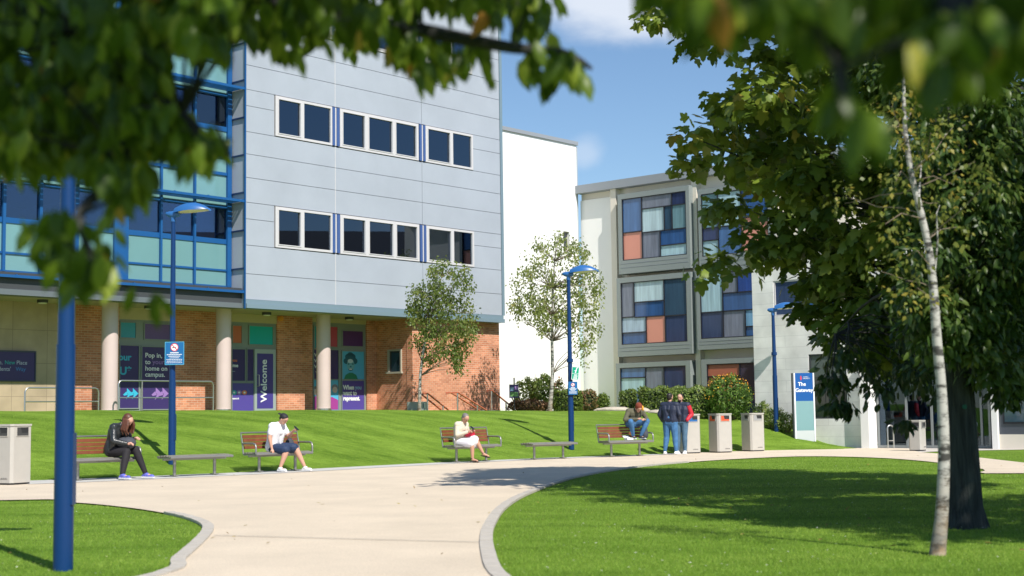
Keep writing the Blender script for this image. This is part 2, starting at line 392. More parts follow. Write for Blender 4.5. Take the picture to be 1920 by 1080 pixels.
# grey paving strip below the bank
b = MB(); F2 = smoothline(EDGE[:9], 3)
for i in range(len(F2) - 1):
    p, q = F2[i], F2[i + 1]; k0 = 1.5 * (1 - i / len(F2)) + .35; k1 = 1.5 * (1 - (i + 1) / len(F2)) + .35
    b.poly([(p.x, p.y, .026), (p.x + k0 * .6, p.y - k0 * .8, .026), (q.x + k1 * .6, q.y - k1 * .8, .026), (q.x, q.y, .026)], mat('grey_paving', (.5, .485, .455), .8, var=.12, vs=2, bump=.2, bs=90))
b.build('pavement', label='light grey paving strip along the foot of the bank', kind='structure')
def kerb(line, side, name, w=.13):
    b = MB(); L = 0
    for i in range(len(line) - 1):
        p, q = line[i], line[i + 1]; d = q - p; ln = d.length
        if ln < .01: continue
        d.normalize(); nr = Vector((-d.y, d.x, 0)) * side
        n = max(1, round(ln / .13))
        for k in range(n):
            a = p + d * (ln * k / n + .006); c = p + d * (ln * (k + 1) / n - .006)
            for r0, r1 in ((0.0, w),):
                h = .034 + random.uniform(0, .006)
                b.prism([a + nr * r0, c + nr * r0, c + nr * r1, a + nr * r1], 0.005, h, PAVE)
    return b.build(name, label='narrow row of pale setts edging the lawn', kind='structure')
kerb(IR[8:44], 1, 'kerb'); kerb(IL[19:-2], 1, 'kerb')
# expansion joint across the path
a, c = gnd(402, 1003, .03), gnd(905, 1016, .03); d = (c - a).normalized(); nr = Vector((-d.y, d.x, 0)) * .012
MB().poly([a + nr, a - nr, c - nr, c + nr], mat('joint', (.2, .18, .16), .9)).build('path_joint', label='thin dark joint line crossing the gravel path', kind='structure')
# paving in front of the right hand entrance
b = MB(); b.poly([(p.x, p.y, .012) for p in (gnd(1585, 842.5), gnd(1700, 845), gnd(1722, 848.5), gnd(1790, 846), gnd(1920, 843.5), Vector((26, 40, 0)), Vector((40, 44, 0)), Vector((16, 54, 0)), Vector((10.5, 49, 0)))], mat('plaza_paving', (.52, .48, .43), .8, var=.1, vs=2))
b.build('forecourt', label='pale paving in front of the right entrance', kind='structure')

def inpoly(X, Y, poly):
    r = np.zeros(X.shape, bool); n = len(poly); j = n - 1
    for i in range(n):
        xi, yi, xj, yj = poly[i].x, poly[i].y, poly[j].x, poly[j].y
        if yi != yj:
            r ^= ((yi > Y) != (yj > Y)) & (X < (xj - xi) * (Y - yi) / (yj - yi) + xi)
        j = i
    return r
# grass blades
BLADE = ([(0, .5, 0), (0, -.5, 0), (1, 0, 0)], [(0, 1, 2)])
n = 520000
D = 10.6 * (48 / 10.6) ** (rng.random(n) ** 1.0)
X = (rng.random(n) * 2 - 1) * .37 * D
k = ~inpoly(X, D, path) & (D < Ye(X) + 8) & ~((X > 10.5) & (D > 40))
dk = np.min([np.hypot(X - p.x, D - p.y) for p in IR[::2] + IL[::2]], axis=0)
X, D = X[k], D[k]
# keep blades off the setts
def near_setts(X, Y):
    r = np.zeros(X.shape, bool)
    for L in (IR, IL):
        for p, q in zip(L[:-1], L[1:]):
            d = q - p; t = np.clip(((X - p.x) * d.x + (Y - p.y) * d.y) / max(d.length_squared, 1e-6), 0, 1)
            r |= np.hypot(X - p.x - t * d.x, Y - p.y - t * d.y) < .02
    return r
k = ~near_setts(X, D); X, D = X[k], D[k]
n = len(X); Z = terr(X, D)
tip = rng.normal(size=(n, 3)) * .45; tip[:, 2] = 1
nrm = rng.normal(size=(n, 3)); nrm[:, 2] = 0
sz = (.02 + .017 * rng.random(n)) * np.clip(D / 22, 1, 1.3)
bl = [(a, c * .16, e) for a, c, e in BLADE[0]]
patch = .5 + .3 * np.sin(D * 2.1 + .5 * np.sin(X * .8)) + .25 * np.sin(X * .9 + np.sin(D * .7) * 2) * np.sin(D * 1.3 + X * .3)
scatter('grass_blades', np.stack([X, D, Z - .004], -1), tip, nrm, sz, (bl, BLADE[1]),
        leafmat('grass_blade', [(0, (.09, .18, .014)), (.5, (.18, .32, .03)), (1, (.35, .46, .08))], .35, .6), rnd=np.clip(rng.random(n) * .7 + patch * .35, 0, 1),
        label='short mown lawn grass blades', kind='stuff')

# ================================================================== BUILDING A: grey clad box over brick, blue glazing at the left
ANG1 = math.atan2(1.0045, .8792)
OA = deep(460, 561, 46.5); FA = Frame((OA.x, OA.y, 0), ANG1)
A = thing('campus_building', 'grey panel clad building on brick ground floor with round columns and blue glazed wing', 'building', FA.o, ANG1)
clad = mat('grey_cladding', (.365, .395, .45), .45, var=.08, vs=.5, spec=.4)
joint = mat('panel_joint', (.24, .26, .3), .8)
white = mat('white_frame', (.56, .54, .55), .45)
trim = mat('blue_grey_trim', (.17, .24, .29), .4)
fin = mat('blue_fin', (.05, .1, .27), .45)
blue = mat('blue_steel', (.008, .085, .26), .4, spec=.5)
brick = brickmat('brick', (.46, .165, .085), (.66, .27, .15), (.62, .45, .34), bump=.5)
stone = brickmat('stone_panel', (.42, .33, .22), (.47, .37, .25), (.22, .17, .12), bw=1.15, rh=1.0, ms=.006, off=0, bump=.2)
soffit = mat('soffit', (.42, .36, .3), .8, var=.05)
ppink = mat('painted_column', (.58, .46, .43), .6, var=.05, vs=1.2, bump=.05)
steel = mat('brushed_steel', (.55, .54, .52), .32, .9)
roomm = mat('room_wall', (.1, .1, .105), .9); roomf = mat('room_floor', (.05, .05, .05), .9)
gl = glass('window_glass', (.3, .42, .6), 2.4)
XL, XR = 0., FA.X(938, 0, 400)
Zl = lambda py, px=460.4, y=0.: FA.L(px, py, y)[1]
joints = [Zl(v) for v in (513, 459.3, 378.9, 325.9)]
zbot = Zl(561)
ST = Zl(246.3) - Zl(459.3)       # storey
TOPA = zbot + 4 * ST + 1.2
wb = [(Zl(459.3) + k * ST, Zl(378.9) + k * ST) for k in range(4)]
mid = Zl(410)
wx0, wx1 = FA.X(513.5, 0, 430), FA.X(888, 0, 460)
v1, v2 = FA.X(628, 0, 350), FA.X(791, 0, 380)
b = MB(); G = .008
b.box(XL, XR, .03, .1, zbot, wb[0][0], joint)
rows = []
z = zbot; lv = [zbot, joints[0], wb[0][0]]
for k in range(4):
    z0, z1 = wb[k]; nz0 = wb[k + 1][0] if k < 3 else TOPA
    s = (nz0 - z1) / 3.
    lv += [('band', z0, z1)]
    lv += [z1, z1 + s * 1.05, z1 + s * 2.05, nz0]
cur = None
def panel(x0, x1, z0, z1): b.box(x0 + G, x1 - G, -.02, .03, z0 + G, z1 - G, clad)
prev = None
for e in lv:
    if isinstance(e, tuple):
        _, z0, z1 = e; m_ = z0 + (mid - wb[0][0])
        for x0, x1 in ((XL, wx0), (wx1, XR)):
            panel(x0, x1, z0, m_); panel(x0, x1, m_, z1)
        b.box(XL, wx0, .03, .1, z0, z1, joint); b.box(wx1, XR, .03, .1, z0, z1, joint)
        prev = None
    else:
        if prev is not None:
            for x0, x1 in ((XL, v1), (v1, v2), (v2, XR)): panel(x0, x1, prev, e)
            if prev >= wb[0][1] - .01: b.box(XL, XR, .03, .1, prev, e, joint)
        prev = e
b.box(v1 - .014, v1 + .014, -.024, -.0205, zbot, wb[0][0], white)
for k in range(3): b.box(v1 - .014, v1 + .014, -.024, -.0205, wb[k][1], wb[k + 1][0], white)
# return walls of the box + roof
b.box(XL + .001, XL + .08, .101, 2.6, zbot, TOPA, clad); b.box(XR - .1, XR - .001, .101, 12, zbot, TOPA, clad)
b.box(XL, XR, .1, 12, TOPA - .3, TOPA, joint)
b.box(XL, XR, 11.9, 12.1, zbot, TOPA - .3, clad)
b.build('cladding', A)
b = MB()
zt = Zl(577.5)
b.box(XL - .02, XR + .05, -.06, .3, zbot - .14, zbot - .001, trim); b.box(XL - .02, XR + .08, -.1, .35, zt, zbot - .142, trim)
b.box(XR + .001, XR + .14, -.05, .12, zbot, TOPA, trim)
b.build('edge_trim', A)
# windows
def win(groups, k, name='window'):
    z0, z1 = wb[k]
    for g0, g1, panes in groups:
        x0, x1 = FA.X(g0, 0, 430), FA.X(g1, 0, 430)
        b = MB(); t = .07
        b.box(x0, x1, -.05, .06, z0 + .02, z0 + .1, white); b.box(x0, x1, -.05, .06, z1 - .1, z1 - .02, white)
        xs_ = [FA.X(p, 0, 430) for p in panes]
        n = len(xs_) // 2
        b.box(x0, xs_[0], -.05, .06, z0 + .1, z1 - .1, white); b.box(xs_[-1], x1, -.05, .06, z0 + .1, z1 - .1, white)
        for i in range(n - 1): b.box(xs_[2 * i + 1], xs_[2 * i + 2], -.05, .06, z0 + .1, z1 - .1, white)
        for i in range(n):
            if (i + n) % 2 == 0 or n == 3 and i != 1:
                a, c = xs_[2 * i], xs_[2 * i + 1]; q = .03
                b.box(a, a + q, -.065, .0, z0 + .1, z1 - .1, white); b.box(c - q, c, -.065, .0, z0 + .1, z1 - .1, white)
                b.box(a + q, c - q, -.065, .0, z1 - .1 - q, z1 - .1, white); b.box(a + q, c - q, -.065, .0, z0 + .1, z0 + .1 + q, white)
        f = b.build(name, A)
        for i in range(n):
            MB().box(xs_[2 * i], xs_[2 * i + 1], .01, .02, z0 + .1, z1 - .1, gl).build('pane', f)
GR_ = [(515, 622, (519.5, 563, 569, 619)), (636.5, 784.5, (641, 684, 690, 736, 741, 781)), (797.5, 887, (801.5, 844.5, 849.5, 884))]
b = MB()
for k in range(4):
    win(GR_, k)
    z0, z1 = wb[k]
    for p0, p1 in ((621.8, 626.5), (630, 635), (785.6, 790), (793, 797)):
        MB().box(FA.X(p0, 0, 430), FA.X(p1, 0, 430), -.07, .02, z0 + .03, z1 - .03, fin).build('window_fin', A)
    for p0, p1 in ((626.5, 630), (790, 793)):
        MB().box(FA.X(p0, 0, 430) + .002, FA.X(p1, 0, 430) - .002, -.04, .02, z0 + .03, z1 - .03, white).build('fin_backing', A)
b = MB()
for k in range(4):
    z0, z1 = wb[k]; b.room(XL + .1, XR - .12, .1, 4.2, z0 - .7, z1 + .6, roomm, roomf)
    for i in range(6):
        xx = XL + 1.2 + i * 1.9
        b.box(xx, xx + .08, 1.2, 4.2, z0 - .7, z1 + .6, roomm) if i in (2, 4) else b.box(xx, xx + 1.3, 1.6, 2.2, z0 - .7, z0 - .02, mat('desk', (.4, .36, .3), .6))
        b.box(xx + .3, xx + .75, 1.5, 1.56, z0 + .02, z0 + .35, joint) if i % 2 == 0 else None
    rw = random.Random(k)
    for p0, p1 in ((519.5, 563), (569, 619), (641, 684), (690, 736), (741, 781), (801.5, 844.5), (849.5, 884)):
        if rw.random() < .45:
            hh = rw.uniform(.15, .5); b.box(FA.X(p0, 0, 430), FA.X(p1, 0, 430), .12, .13, z1 - .1 - hh, z1 - .1, mat('blind', (.3, .31, .3), .8))
b.build('interior', A)
# plant and cards on the sill of the first floor
px_ = FA.X(717, .3, 470); z0 = wb[0][0]
b = MB(); pb = mat('pot_blue', (.03, .1, .4), .4)
b.tube([(px_, .3, z0 + .03), (px_, .3, z0 + .14)], [.07, .11], pb, 12)
pot = b.build('potted_plant', A, smooth=True)
b = MB(); br = mat('plant_stem', (.2, .17, .1), .8)
pts, tips = [], []
for k in range(5):
    a = random.uniform(-1, 1); h = random.uniform(.45, .85)
    b.tube([(px_, .3, z0 + .12), (px_ + a * .08, .3 + a * .05, z0 + .12 + h * .5), (px_ + a * .18, .3 - a * .05, z0 + .12 + h)], .008, br, 5)
    for j in range(9): pts.append((px_ + a * .18, .3 - a * .05, z0 + .12 + h)); v = rdir(1, .3)[0]; tips.append(v)
b.build('stem', pot)
LG = leafmat('houseplant_leaf', [(0, (.05, .12, .03)), (1, (.16, .26, .06))])
scatter('leaf', pts, tips, rdir(len(pts), 1), [.2] * len(pts), SLIM, LG, pot)
# ---------------- blue glazed wing
YG = .74
teal = mat('glass_spandrel', (.15, .3, .31), .12, var=.06, vs=.4, spec=.7)
Zg = lambda py, px=421: FA.L(px, py, YG)[1]
GX0 = FA.X(-160, YG, 400)
zs = dict(bot=Zg(538), tr=Zg(507), sill=Zg(452), wt=Zg(392))
ST2 = Zg(240) - Zg(451)
XE = FA.X(433, YG, 450)
b = MB(); bs_ = MB(); gb = MB(); rm = MB()
mull = [(427, .16), (364, .07), (301, .07), (226, .62), (150 - 0, .07), (104 - 0, .0), (72, .09), (8, .09), (-60, .09)]
mull = [(428.5, .17), (364, .07), (301, .07), (226, .5), (137, .32), (75, .09), (6, .09), (-66, .09), (-140, .3)]
for k in range(4):
    o_ = k * ST2; z0, zt1, zsl, zw = (zs[i] + o_ for i in ('bot', 'tr', 'sill', 'wt'))
    znext = z0 + ST2
    b.box(GX0, XE, YG + .0, YG + .06, zsl - .1, zsl + .06, blue)
    b.box(GX0, XE, YG - .01, YG + .05, zt1 - .03, zt1 + .03, blue)
    b.box(GX0, XE, YG - .02, YG + .07, zw, zw + .1, blue)
    b.box(GX0, XE, YG - .02, YG + .07, z0 - .06, z0 + .04, blue)
    xsx = [GX0] + sorted(FA.X(p, YG, 450) for p, _ in mull)
    for i in range(len(xsx) - 1):
        x0, x1 = xsx[i] + .01, xsx[i + 1] - .01
        for c0, c1 in ((z0 + .04, zt1 - .03), (zt1 + .03, zsl - .1), (zw + .1, znext - .06)):
            if c1 > c0 + .03: MB().box(x0, x1, YG + .03, YG + .045, c0, c1, teal).build('spandrel_panel', A)
        MB().box(x0, x1, YG + .03, YG + .04, zsl + .06, zw, gl).build('window_pane', A)
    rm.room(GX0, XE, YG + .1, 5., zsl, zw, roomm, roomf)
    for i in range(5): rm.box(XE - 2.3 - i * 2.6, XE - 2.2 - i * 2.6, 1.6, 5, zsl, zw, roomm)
for p, wd in mull:
    x = FA.X(p, YG, 450); b.box(x - wd / 2, x + wd / 2, YG - .06, YG + .029, zs['bot'], TOPA, blue)
b.build('glazing_frame', A); rm.build('interior', A)
# louvre shelves
for k in range(5):
    zl = FA.L(455, 549, .03)[1] + .02 if k == 0 else zs['wt'] + (k - 1) * ST2 + .2
    b = MB()
    for j in range(5):
        y = .04 + j * .14; b.box(GX0, -.06, y, y + .1, zl, zl + .02, blue)
    b.box(GX0, -.03, .0, .035, zl - .03, zl + .05, blue)
    for p, _ in mull: x = FA.X(p, YG, 450) + .05; b.box(x - .02, x + .02, .04, YG - .06, zl + .025, zl + .075, blue)
    b.box(-.055, -.02, .04, YG, zl + .025, zl + .075, blue)
    b.build('sun_louvre', A)
b = MB()
b.box(-.045, -.005, -.03, .02, zt - .02, TOPA, blue)
zz = zs['bot'] + .55
nvy = mat('navy_bracket', (.01, .03, .1), .5)
while zz < TOPA:
    b.box(-.05, -.012, .021, YG, zz, zz + .05, nvy); zz += ST2 / 3
b.build('corner_rail', A)
# base fascia of the glazed wing and the soffit
dark = mat('dark_fascia', (.045, .05, .055), .6)
b = MB(); b.box(GX0, XL - .03, .15, .7, zbot - .12, zs['bot'] - .07, dark); b.box(GX0, XL - .03, .1, .6, zt + .0, zbot - .125, mat('grey_fascia', (.12, .14, .15), .5))
b.build('fascia', A)
YB = 2.3; TER = 1.47
b = MB(); b.box(GX0, XR, .36, 7, zt + .02, zt + .3, soffit); b.build('soffit', A)
# ceiling lights
for p, py in ((80, 558), (280, 573), (500, 583), (655, 594)):
    x = FA.X(p, 1.3, py); b = MB(); b.tube([(x, 1.3, zt + .02), (x, 1.3, zt - .07)], .16, dark, 16); b.tube([(x, 1.3, zt - .072), (x, 1.3, zt - .1)], [.13, .11], mat('diffuser', (.7, .68, .62), .4), 16); b.build('ceiling_light', A, smooth=True)
# columns
for p in (205.5, 419, 606.5, 18 - 60):
    x = FA.X(p, 1.15, 680); b = MB(); b.tube([(x, 1.15, TER + .1), (x, 1.15, zt + .02)], .25, ppink, 28, cap=False)
    c_ = b.build('column', A, smooth=True)
    MB().tube([(x, 1.15, TER - .1), (x, 1.15, TER + .1)], .275, steel, 28).build('column_collar', c_, smooth=True)
# back wall: piers + lintel
BX = lambda p, py=680: FA.X(p, YB, py)
Zb = lambda p, py: FA.L(p, py, YB)[1]
b = MB()
for p0, p1 in ((141, 223), (323, 433.5), (520, 586), (688, 706)):
    MB().box(BX(p0), BX(p1), YB, YB + .4, 0, zt + .02, brick).build('brick_wall', A)
XC = FA.X(773.5, .3, 680)
xrw = BX(706) + .002
ZWt, ZWb = FA.L(740, 655, 1.2)[1], FA.L(740, 697, 1.2)[1]
# oblique return wall (from back wall to the front corner)
P0, P1 = Vector((xrw, YB, 0)), Vector((XC, .3, 0)); dd = (P1 - P0); LN = dd.length; dd.normalize(); nn = Vector((dd.y, -dd.x, 0))
bb = MB()
ang = math.atan2(dd.y, dd.x)
def obl(x0, x1, y0, y1, z0, z1, m, B):
    P = lambda a, c, z: (P0.x + dd.x * a + nn.x * -c, P0.y + dd.y * a + nn.y * -c, z)
    B.add([P(x0, y0, z0), P(x1, y0, z0), P(x1, y1, z0), P(x0, y1, z0), P(x0, y0, z1), P(x1, y0, z1), P(x1, y1, z1), P(x0, y1, z1)],
          [(3, 2, 1, 0), (4, 5, 6, 7), (0, 1, 5, 4), (1, 2, 6, 5), (2, 3, 7, 6), (3, 0, 4, 7)], m)
def along(px):   # distance along the oblique wall for a photo column
    best = None
    for i in range(200):
        a = LN * i / 199; q = FA.W(P0.x + dd.x * a, P0.y + dd.y * a, 3)
        v = q - CP; xx = 960 + FPX * v.dot(cr) / v.dot(cf)
        if best is None or abs(xx - px) < best[0]: best = (abs(xx - px), a)
    return best[1]
w0, w1 = along(728), along(754)
obl(0, w0, 0, .3, 0, zt + .02, brick, bb); obl(w1, LN, 0, .3, 0, zt + .02, brick, bb)
obl(w0, w1, 0, .3, 0, ZWb, brick, bb); obl(w0, w1, 0, .3, ZWt, zt + .02, brick, bb)
bb.build('brick_wall', A)
b = MB(); fr = mat('timber_grey_frame', (.42, .38, .3), .5)
obl(w0, w0 + .06, -.05, .1, ZWb, ZWt, fr, b); obl(w1 - .06, w1, -.05, .1, ZWb, ZWt, fr, b); obl(w0 + .06, w1 - .06, -.05, .1, ZWt - .06, ZWt, fr, b); obl(w0 - .05, w1 + .05, -.1, .1, ZWb - .07, ZWb, fr, b)
f = b.build('small_window', A); b = MB(); obl(w0 + .06, w1 - .06, .03, .04, ZWb, ZWt - .06, mat('dark_glass', (.02, .028, .035), .05, spec=.8), b); b.build('pane', f)
b = MB(); b.box(XC + .001, FA.X(936.5, .3, 680), .3, .6, 0, zt + .02, brick)
b.box(FA.X(936.5, .3, 680) - .3, FA.X(936.5, .3, 680) - .001, .601, 9, 0, zt + .02, brick); b.build('brick_wall', A)
# stone panelled wall at far left, lintel
b = MB(); b.box(GX0, BX(140.5), YB - .02, YB + .4, 0, zt + .02, stone); b.build('stone_wall', A)
lint = mat('lintel', (.5, .42, .27), .8, var=.06)
gf = mat('grey_green_frame', (.24, .27, .26), .45)
b = MB()
for p0, p1, yy in ((223, 323, 600), (433.5, 520, 605), (586, 688, 606)):
    MB().box(BX(p0) + .002, BX(p1) - .002, YB + .03, YB + .4, Zb((p0 + p1) / 2, yy), zt + .02, lint).build('lintel', A)
# glazing units (photo rectangles on the recessed plane)
navy = mat('navy_vinyl', (.045, .03, .13), .3, spec=.4); purple = mat('purple_vinyl', (.085, .06, .3), .35)
wht = mat('white_vinyl', (.8, .8, .82), .5); cyan = mat('cyan_vinyl', (.04, .42, .62), .5); lil = mat('lilac_vinyl', (.3, .17, .45), .5)
orng = mat('orange_vinyl', (.75, .2, .08), .5); tealv = mat('teal_vinyl', (.0, .4, .42), .3); redv = mat('red_vinyl', (.5, .06, .1), .3); plum = mat('plum_vinyl', (.09, .03, .16), .3)
skyv = mat('sky_vinyl', (.09, .42, .66), .4)
glp = mat('dark_glass', (.02, .028, .035), .05, spec=.8)
def unit(p0, p1, ptop, panes, solid=True, name='shopfront'):
    """frame block with pane rectangles given in photo px on the wall plane"""
    pm = (p0 + p1) / 2
    b = MB(); b.box(BX(p0) + .004, BX(p1) - .004, YB + .06, YB + .14, TER - .3, Zb(pm, ptop), gf)
    f = b.build(name, A); ft = MB()
    for (a0, t0, a1, t1, m_) in panes:
        x0, z1 = FA.L(a0, t0, YB + .05); x1, _ = FA.L(a1, t0, YB + .05); am = (a0 + a1) / 2
        _, z1 = FA.L(am, t0, YB + .05); _, z0 = FA.L(am, t1, YB + .05); z0 = max(z0, TER - .1)
        MB().box(x0, x1, YB + .045, YB + .061, z0, z1, m_).build('window_graphic' if m_ is not glp else 'pane', f)
        q = .03
        ft.box(x0 - q, x0 - .001, YB + .02, YB + .058, z0 - q, z1 + q, gf).box(x1 + .001, x1 + q, YB + .02, YB + .058, z0 - q, z1 + q, gf)
        ft.box(x0, x1, YB + .02, YB + .058, z1 + .001, z1 + q, gf).box(x0, x1, YB + .02, YB + .058, z0 - q, z0 - .001, gf)
    ft.build('glazing_bar', f)
    return f
YT = YB + .04
def tx(s, px, py, h, m, f, **k):
    k['sx'] = k.get('sx', 1.) * 1.12   # lettering at a photo position on the shopfront plane; h = cap height px
    x, z = FA.L(px, py, YT); D = 50.
    return text(s, h * D / 2700 / .7, 'lettering', f, x, YT, z, m, **k)
def disc(px, py, r, m, f, y=YT, name='emblem', ry=None):
    x, z = FA.L(px, py, y); rr = r * 50 / 2700 * 1.4; ry = (ry or r) * 50 / 2700
    b = MB(); b.poly([(x + rr * math.cos(2 * math.pi * i / 20), y, z + ry * math.sin(2 * math.pi * i / 20)) for i in range(20)], m); return b.build(name, f)
def ppoly(pts, m, f, y=YT, name='emblem'):
    b = MB(); b.poly([(lambda q: (q[0], y, q[1]))(FA.L(a, c, y)) for a, c in pts], m); return b.build(name, f)
U1 = unit(223, 323, 600, [(226, 605, 254, 633, mat('sea_vinyl', (.03, .3, .42), .3)), (271, 608, 318, 636, mat('mauve_vinyl', (.13, .07, .24), .3)),
                          (225, 648, 260, 765, navy), (266, 651, 321, 767, navy)])
tx('our', 222, 675, 11, cyan, U1, bold=.01); tx('U*', 224, 702, 13, cyan, U1, bold=.012)
tx('Pop in,', 272, 670, 8, wht, U1, bold=.004); tx('to ', 272, 682.5, 8, wht, U1, bold=.004); tx('your', 286, 682.5, 8, lil, U1, bold=.004)
tx('home on', 272, 694.5, 8, wht, U1, bold=.004); tx('campus.', 272, 706, 8, wht, U1, bold=.004)
def arrow(px, py, s, m, f):
    for d in (0, 14 * s):
        ppoly([(px + d, py - 13 * s), (px + d + 13 * s, py), (px + d - 2 * s, py + 13 * s), (px + d + 3 * s, py + 1), (px + d, py - 2 * s)], m, f, YT - .002 * (d > 0))
        ppoly([(px + d - 9 * s, py + 2), (px + d - 1, py - 5 * s), (px + d + 2, py + 3 * s), (px + d - 6 * s, py + 5 * s)], m, f, YT - .004)
arrow(238, 738, .8, cyan, U1); arrow(292, 738, .9, lil, U1)
U2 = unit(433.5, 520, 604, [(436, 611, 452.5, 643, mat('rust_vinyl', (.55, .14, .06), .3)), (467, 612, 511, 646, tealv), (435, 655, 459, 714, navy), (463, 655, 475, 714, navy),
                            (435, 718.5, 475, 772, purple)])
tx('you', 434, 678, 5.5, orng, U2, bold=.004); tx('home', 427, 688, 6.5, wht, U2, bold=.005); tx('—', 434, 698, 5, wht, U2)
for p, m_ in ((439, tealv), (448.5, lil), (458.5, orng)):
    disc(p, 736, 4.2, m_, U2); disc(p, 736, 1.8, wht, U2, YT - .003)
tx('campus.co.uk', 434, 748.5, 3.2, wht, U2, bold=.004, sx=.62)
# door
x0, _ = FA.L(478, 700, YB); x1, _ = FA.L(517, 700, YB); zd = Zb(498, 655)
door = MB().box(x0, x1, YB + .0, YB + .059, TER, zd, mat('door_frame', (.4, .46, .45), .4, .3)).build('door', A)
xa, _ = FA.L(482, 700, YB); xb, _ = FA.L(512, 700, YB)
MB().box(xa, xb, YB - .004, YB - .0005, TER + .12, Zb(498, 663), mat('door_vinyl', (.06, .045, .24), .3)).build('window_graphic', door)
b = MB(); hx = xa + .02; b.tube([(hx, YB - .005, Zb(486, 724)), (hx, YB - .09, Zb(486, 724)), (hx, YB - .09, Zb(486, 703)), (hx, YB - .005, Zb(486, 703))], .016, steel, 8); b.build('handle', door)
xw, zw_ = FA.L(500, 754, YB - .01)
text('Welcome', 14 * 50 / 2700 / .7, 'lettering', door, xw, YB - .008, zw_, wht, rot=math.pi / 2, bold=.008)
U3 = unit(586, 688, 606, [(589, 612, 600, 652, mat('sea_vinyl', (.03, .3, .42), .3)), (612, 613, 632, 650, redv), (642, 621, 680, 649, plum),
                          (588, 656, 634, 711, navy), (588, 712, 634, 769, skyv), (641, 659, 682, 711, skyv), (641, 714, 682, 768, purple)])
tx('Vote', 592, 702, 6, wht, U3, rot=math.pi / 2 * 0, bold=.004)
for py in (668, 679, 690): tx('V', 589.5, py, 6, wht, U3, bold=.006)
ppoly([(588, 768), (588, 745), (600, 738), (612, 752), (622, 744), (634, 750), (634, 768)], mat('magenta_vinyl', (.35, .05, .28), .4), U3, YT - .001)
for p, py in ((592, 731), (628, 727)):
    disc(p, py, 6, mat('grey_hair_vinyl', (.22, .2, .24), .6), U3, YT - .003, 'portrait', 7); disc(p, py + 4, 4.6, mat('pale_skin_vinyl', (.62, .46, .44), .5), U3, YT - .005, 'portrait', 6)
# the portrait: generic smiling face in blues
dk_ = mat('portrait_dark', (.012, .11, .16), .5); md = mat('portrait_mid', (.16, .42, .5), .5)
for a_, q_, r_ in ((657, 675, 9), (650, 677, 6), (664, 677, 6.5), (653, 669, 6), (661, 669, 6), (657, 666, 6)): disc(a_, q_, r_, dk_, U3, YT - .002 - .0004 * r_, 'portrait')
ppoly([(645, 711), (648, 703), (655, 699), (661, 699), (668, 703), (671, 711)], mat('portrait_shirt', (.01, .2, .1), .5), U3, YT - .008, 'portrait')
disc(657.5, 685, 7.2, md, U3, YT - .010, 'portrait', 11.5); disc(657, 677, 5.2, mat('portrait_light', (.5, .62, .68), .5), U3, YT - .0115, 'portrait', 4)
for a_ in (653.5, 661.5): disc(a_, 682.5, 2, dk_, U3, YT - .013, 'portrait', 1.3)
disc(657.5, 687.5, 1.9, dk_, U3, YT - .013, 'portrait', 1.2); disc(657.5, 692.8, 4.2, dk_, U3, YT - .013, 'portrait', 2.6); disc(657.5, 692.2, 3.3, wht, U3, YT - .0145, 'portrait', 1.2)
tx('When', 643.5, 730, 8.2, wht, U3, bold=.012, sx=.88); tx('you', 666, 730, 8.2, mat('pale_blue_vinyl', (.3, .55, .8), .5), U3, bold=.004, sx=.88)
tx('want to', 643.5, 740.5, 8.2, wht, U3, bold=.012, sx=.88); tx('represent.', 643.5, 750.5, 8.2, wht, U3, bold=.012, sx=.82)
# alarm sounder on the pier
x, z = FA.L(528, 597, YB - .1); b = MB(); b.tube([(x, YB, z), (x, YB - .1, z)], [.1, .1], mat('alarm_amber', (.75, .3, .05), .4), 16); b.ball((x, YB - .1, z), (.07, .06, .07), mat('alarm_amber', (.75, .3, .05), .4)); b.build('alarm_sounder', A, smooth=True)
b = MB(); b.box(GX0, XR, .2, YB + .3, TER - .3, TER - .02, mat('terrace_paving', (.45, .42, .38), .8, var=.08)); b.build('plinth', A)

# sign on the stone wall
x1_, z1_ = FA.L(65, 661, YB - .06); x0_, _ = FA.L(-40, 661, YB - .06); _, z0_ = FA.L(30, 713, YB - .06)
S = thing('wall_sign', 'dark navy sign board with white and teal lettering on the stone wall', 'sign', FA.W((x0_ + x1_) / 2, YB - .02, z0_), ANG1)
hw = (x1_ - x0_) / 2; hh = z1_ - z0_
MB().box(-hw, hw, -.05, -.002, 0, hh, navy).build('board', S)
b = MB()
for q in ((-hw - .04, -hw, 0, hh), (hw, hw + .04, 0, hh), (-hw - .04, hw + .04, -.04, 0), (-hw - .04, hw + .04, hh, hh + .04)): b.box(q[0], q[1], -.07, 0, q[2], q[3], mat('sign_frame', (.05, .055, .08), .5))
b.build('frame', S)
tt = mat('sign_teal', (.02, .45, .42), .5)
text('Bubble, ', .17, 'lettering', S, hw - 1.55, -.053, hh * .56, mat('sign_grey_white', (.55, .58, .7), .5)); text('New', .17, 'lettering', S, hw - .98, -.053, hh * .56, tt); text('Place', .17, 'lettering', S, hw - .6, -.053, hh * .56, mat('sign_grey_white', (.55, .58, .7), .5))
text("Students'", .17, 'lettering', S, hw - 1.4, -.053, hh * .33, mat('sign_grey_white', (.55, .58, .7), .5)); text('Way', .17, 'lettering', S, hw - .62, -.053, hh * .33, mat('sign_blue', (.05, .25, .6), .5))

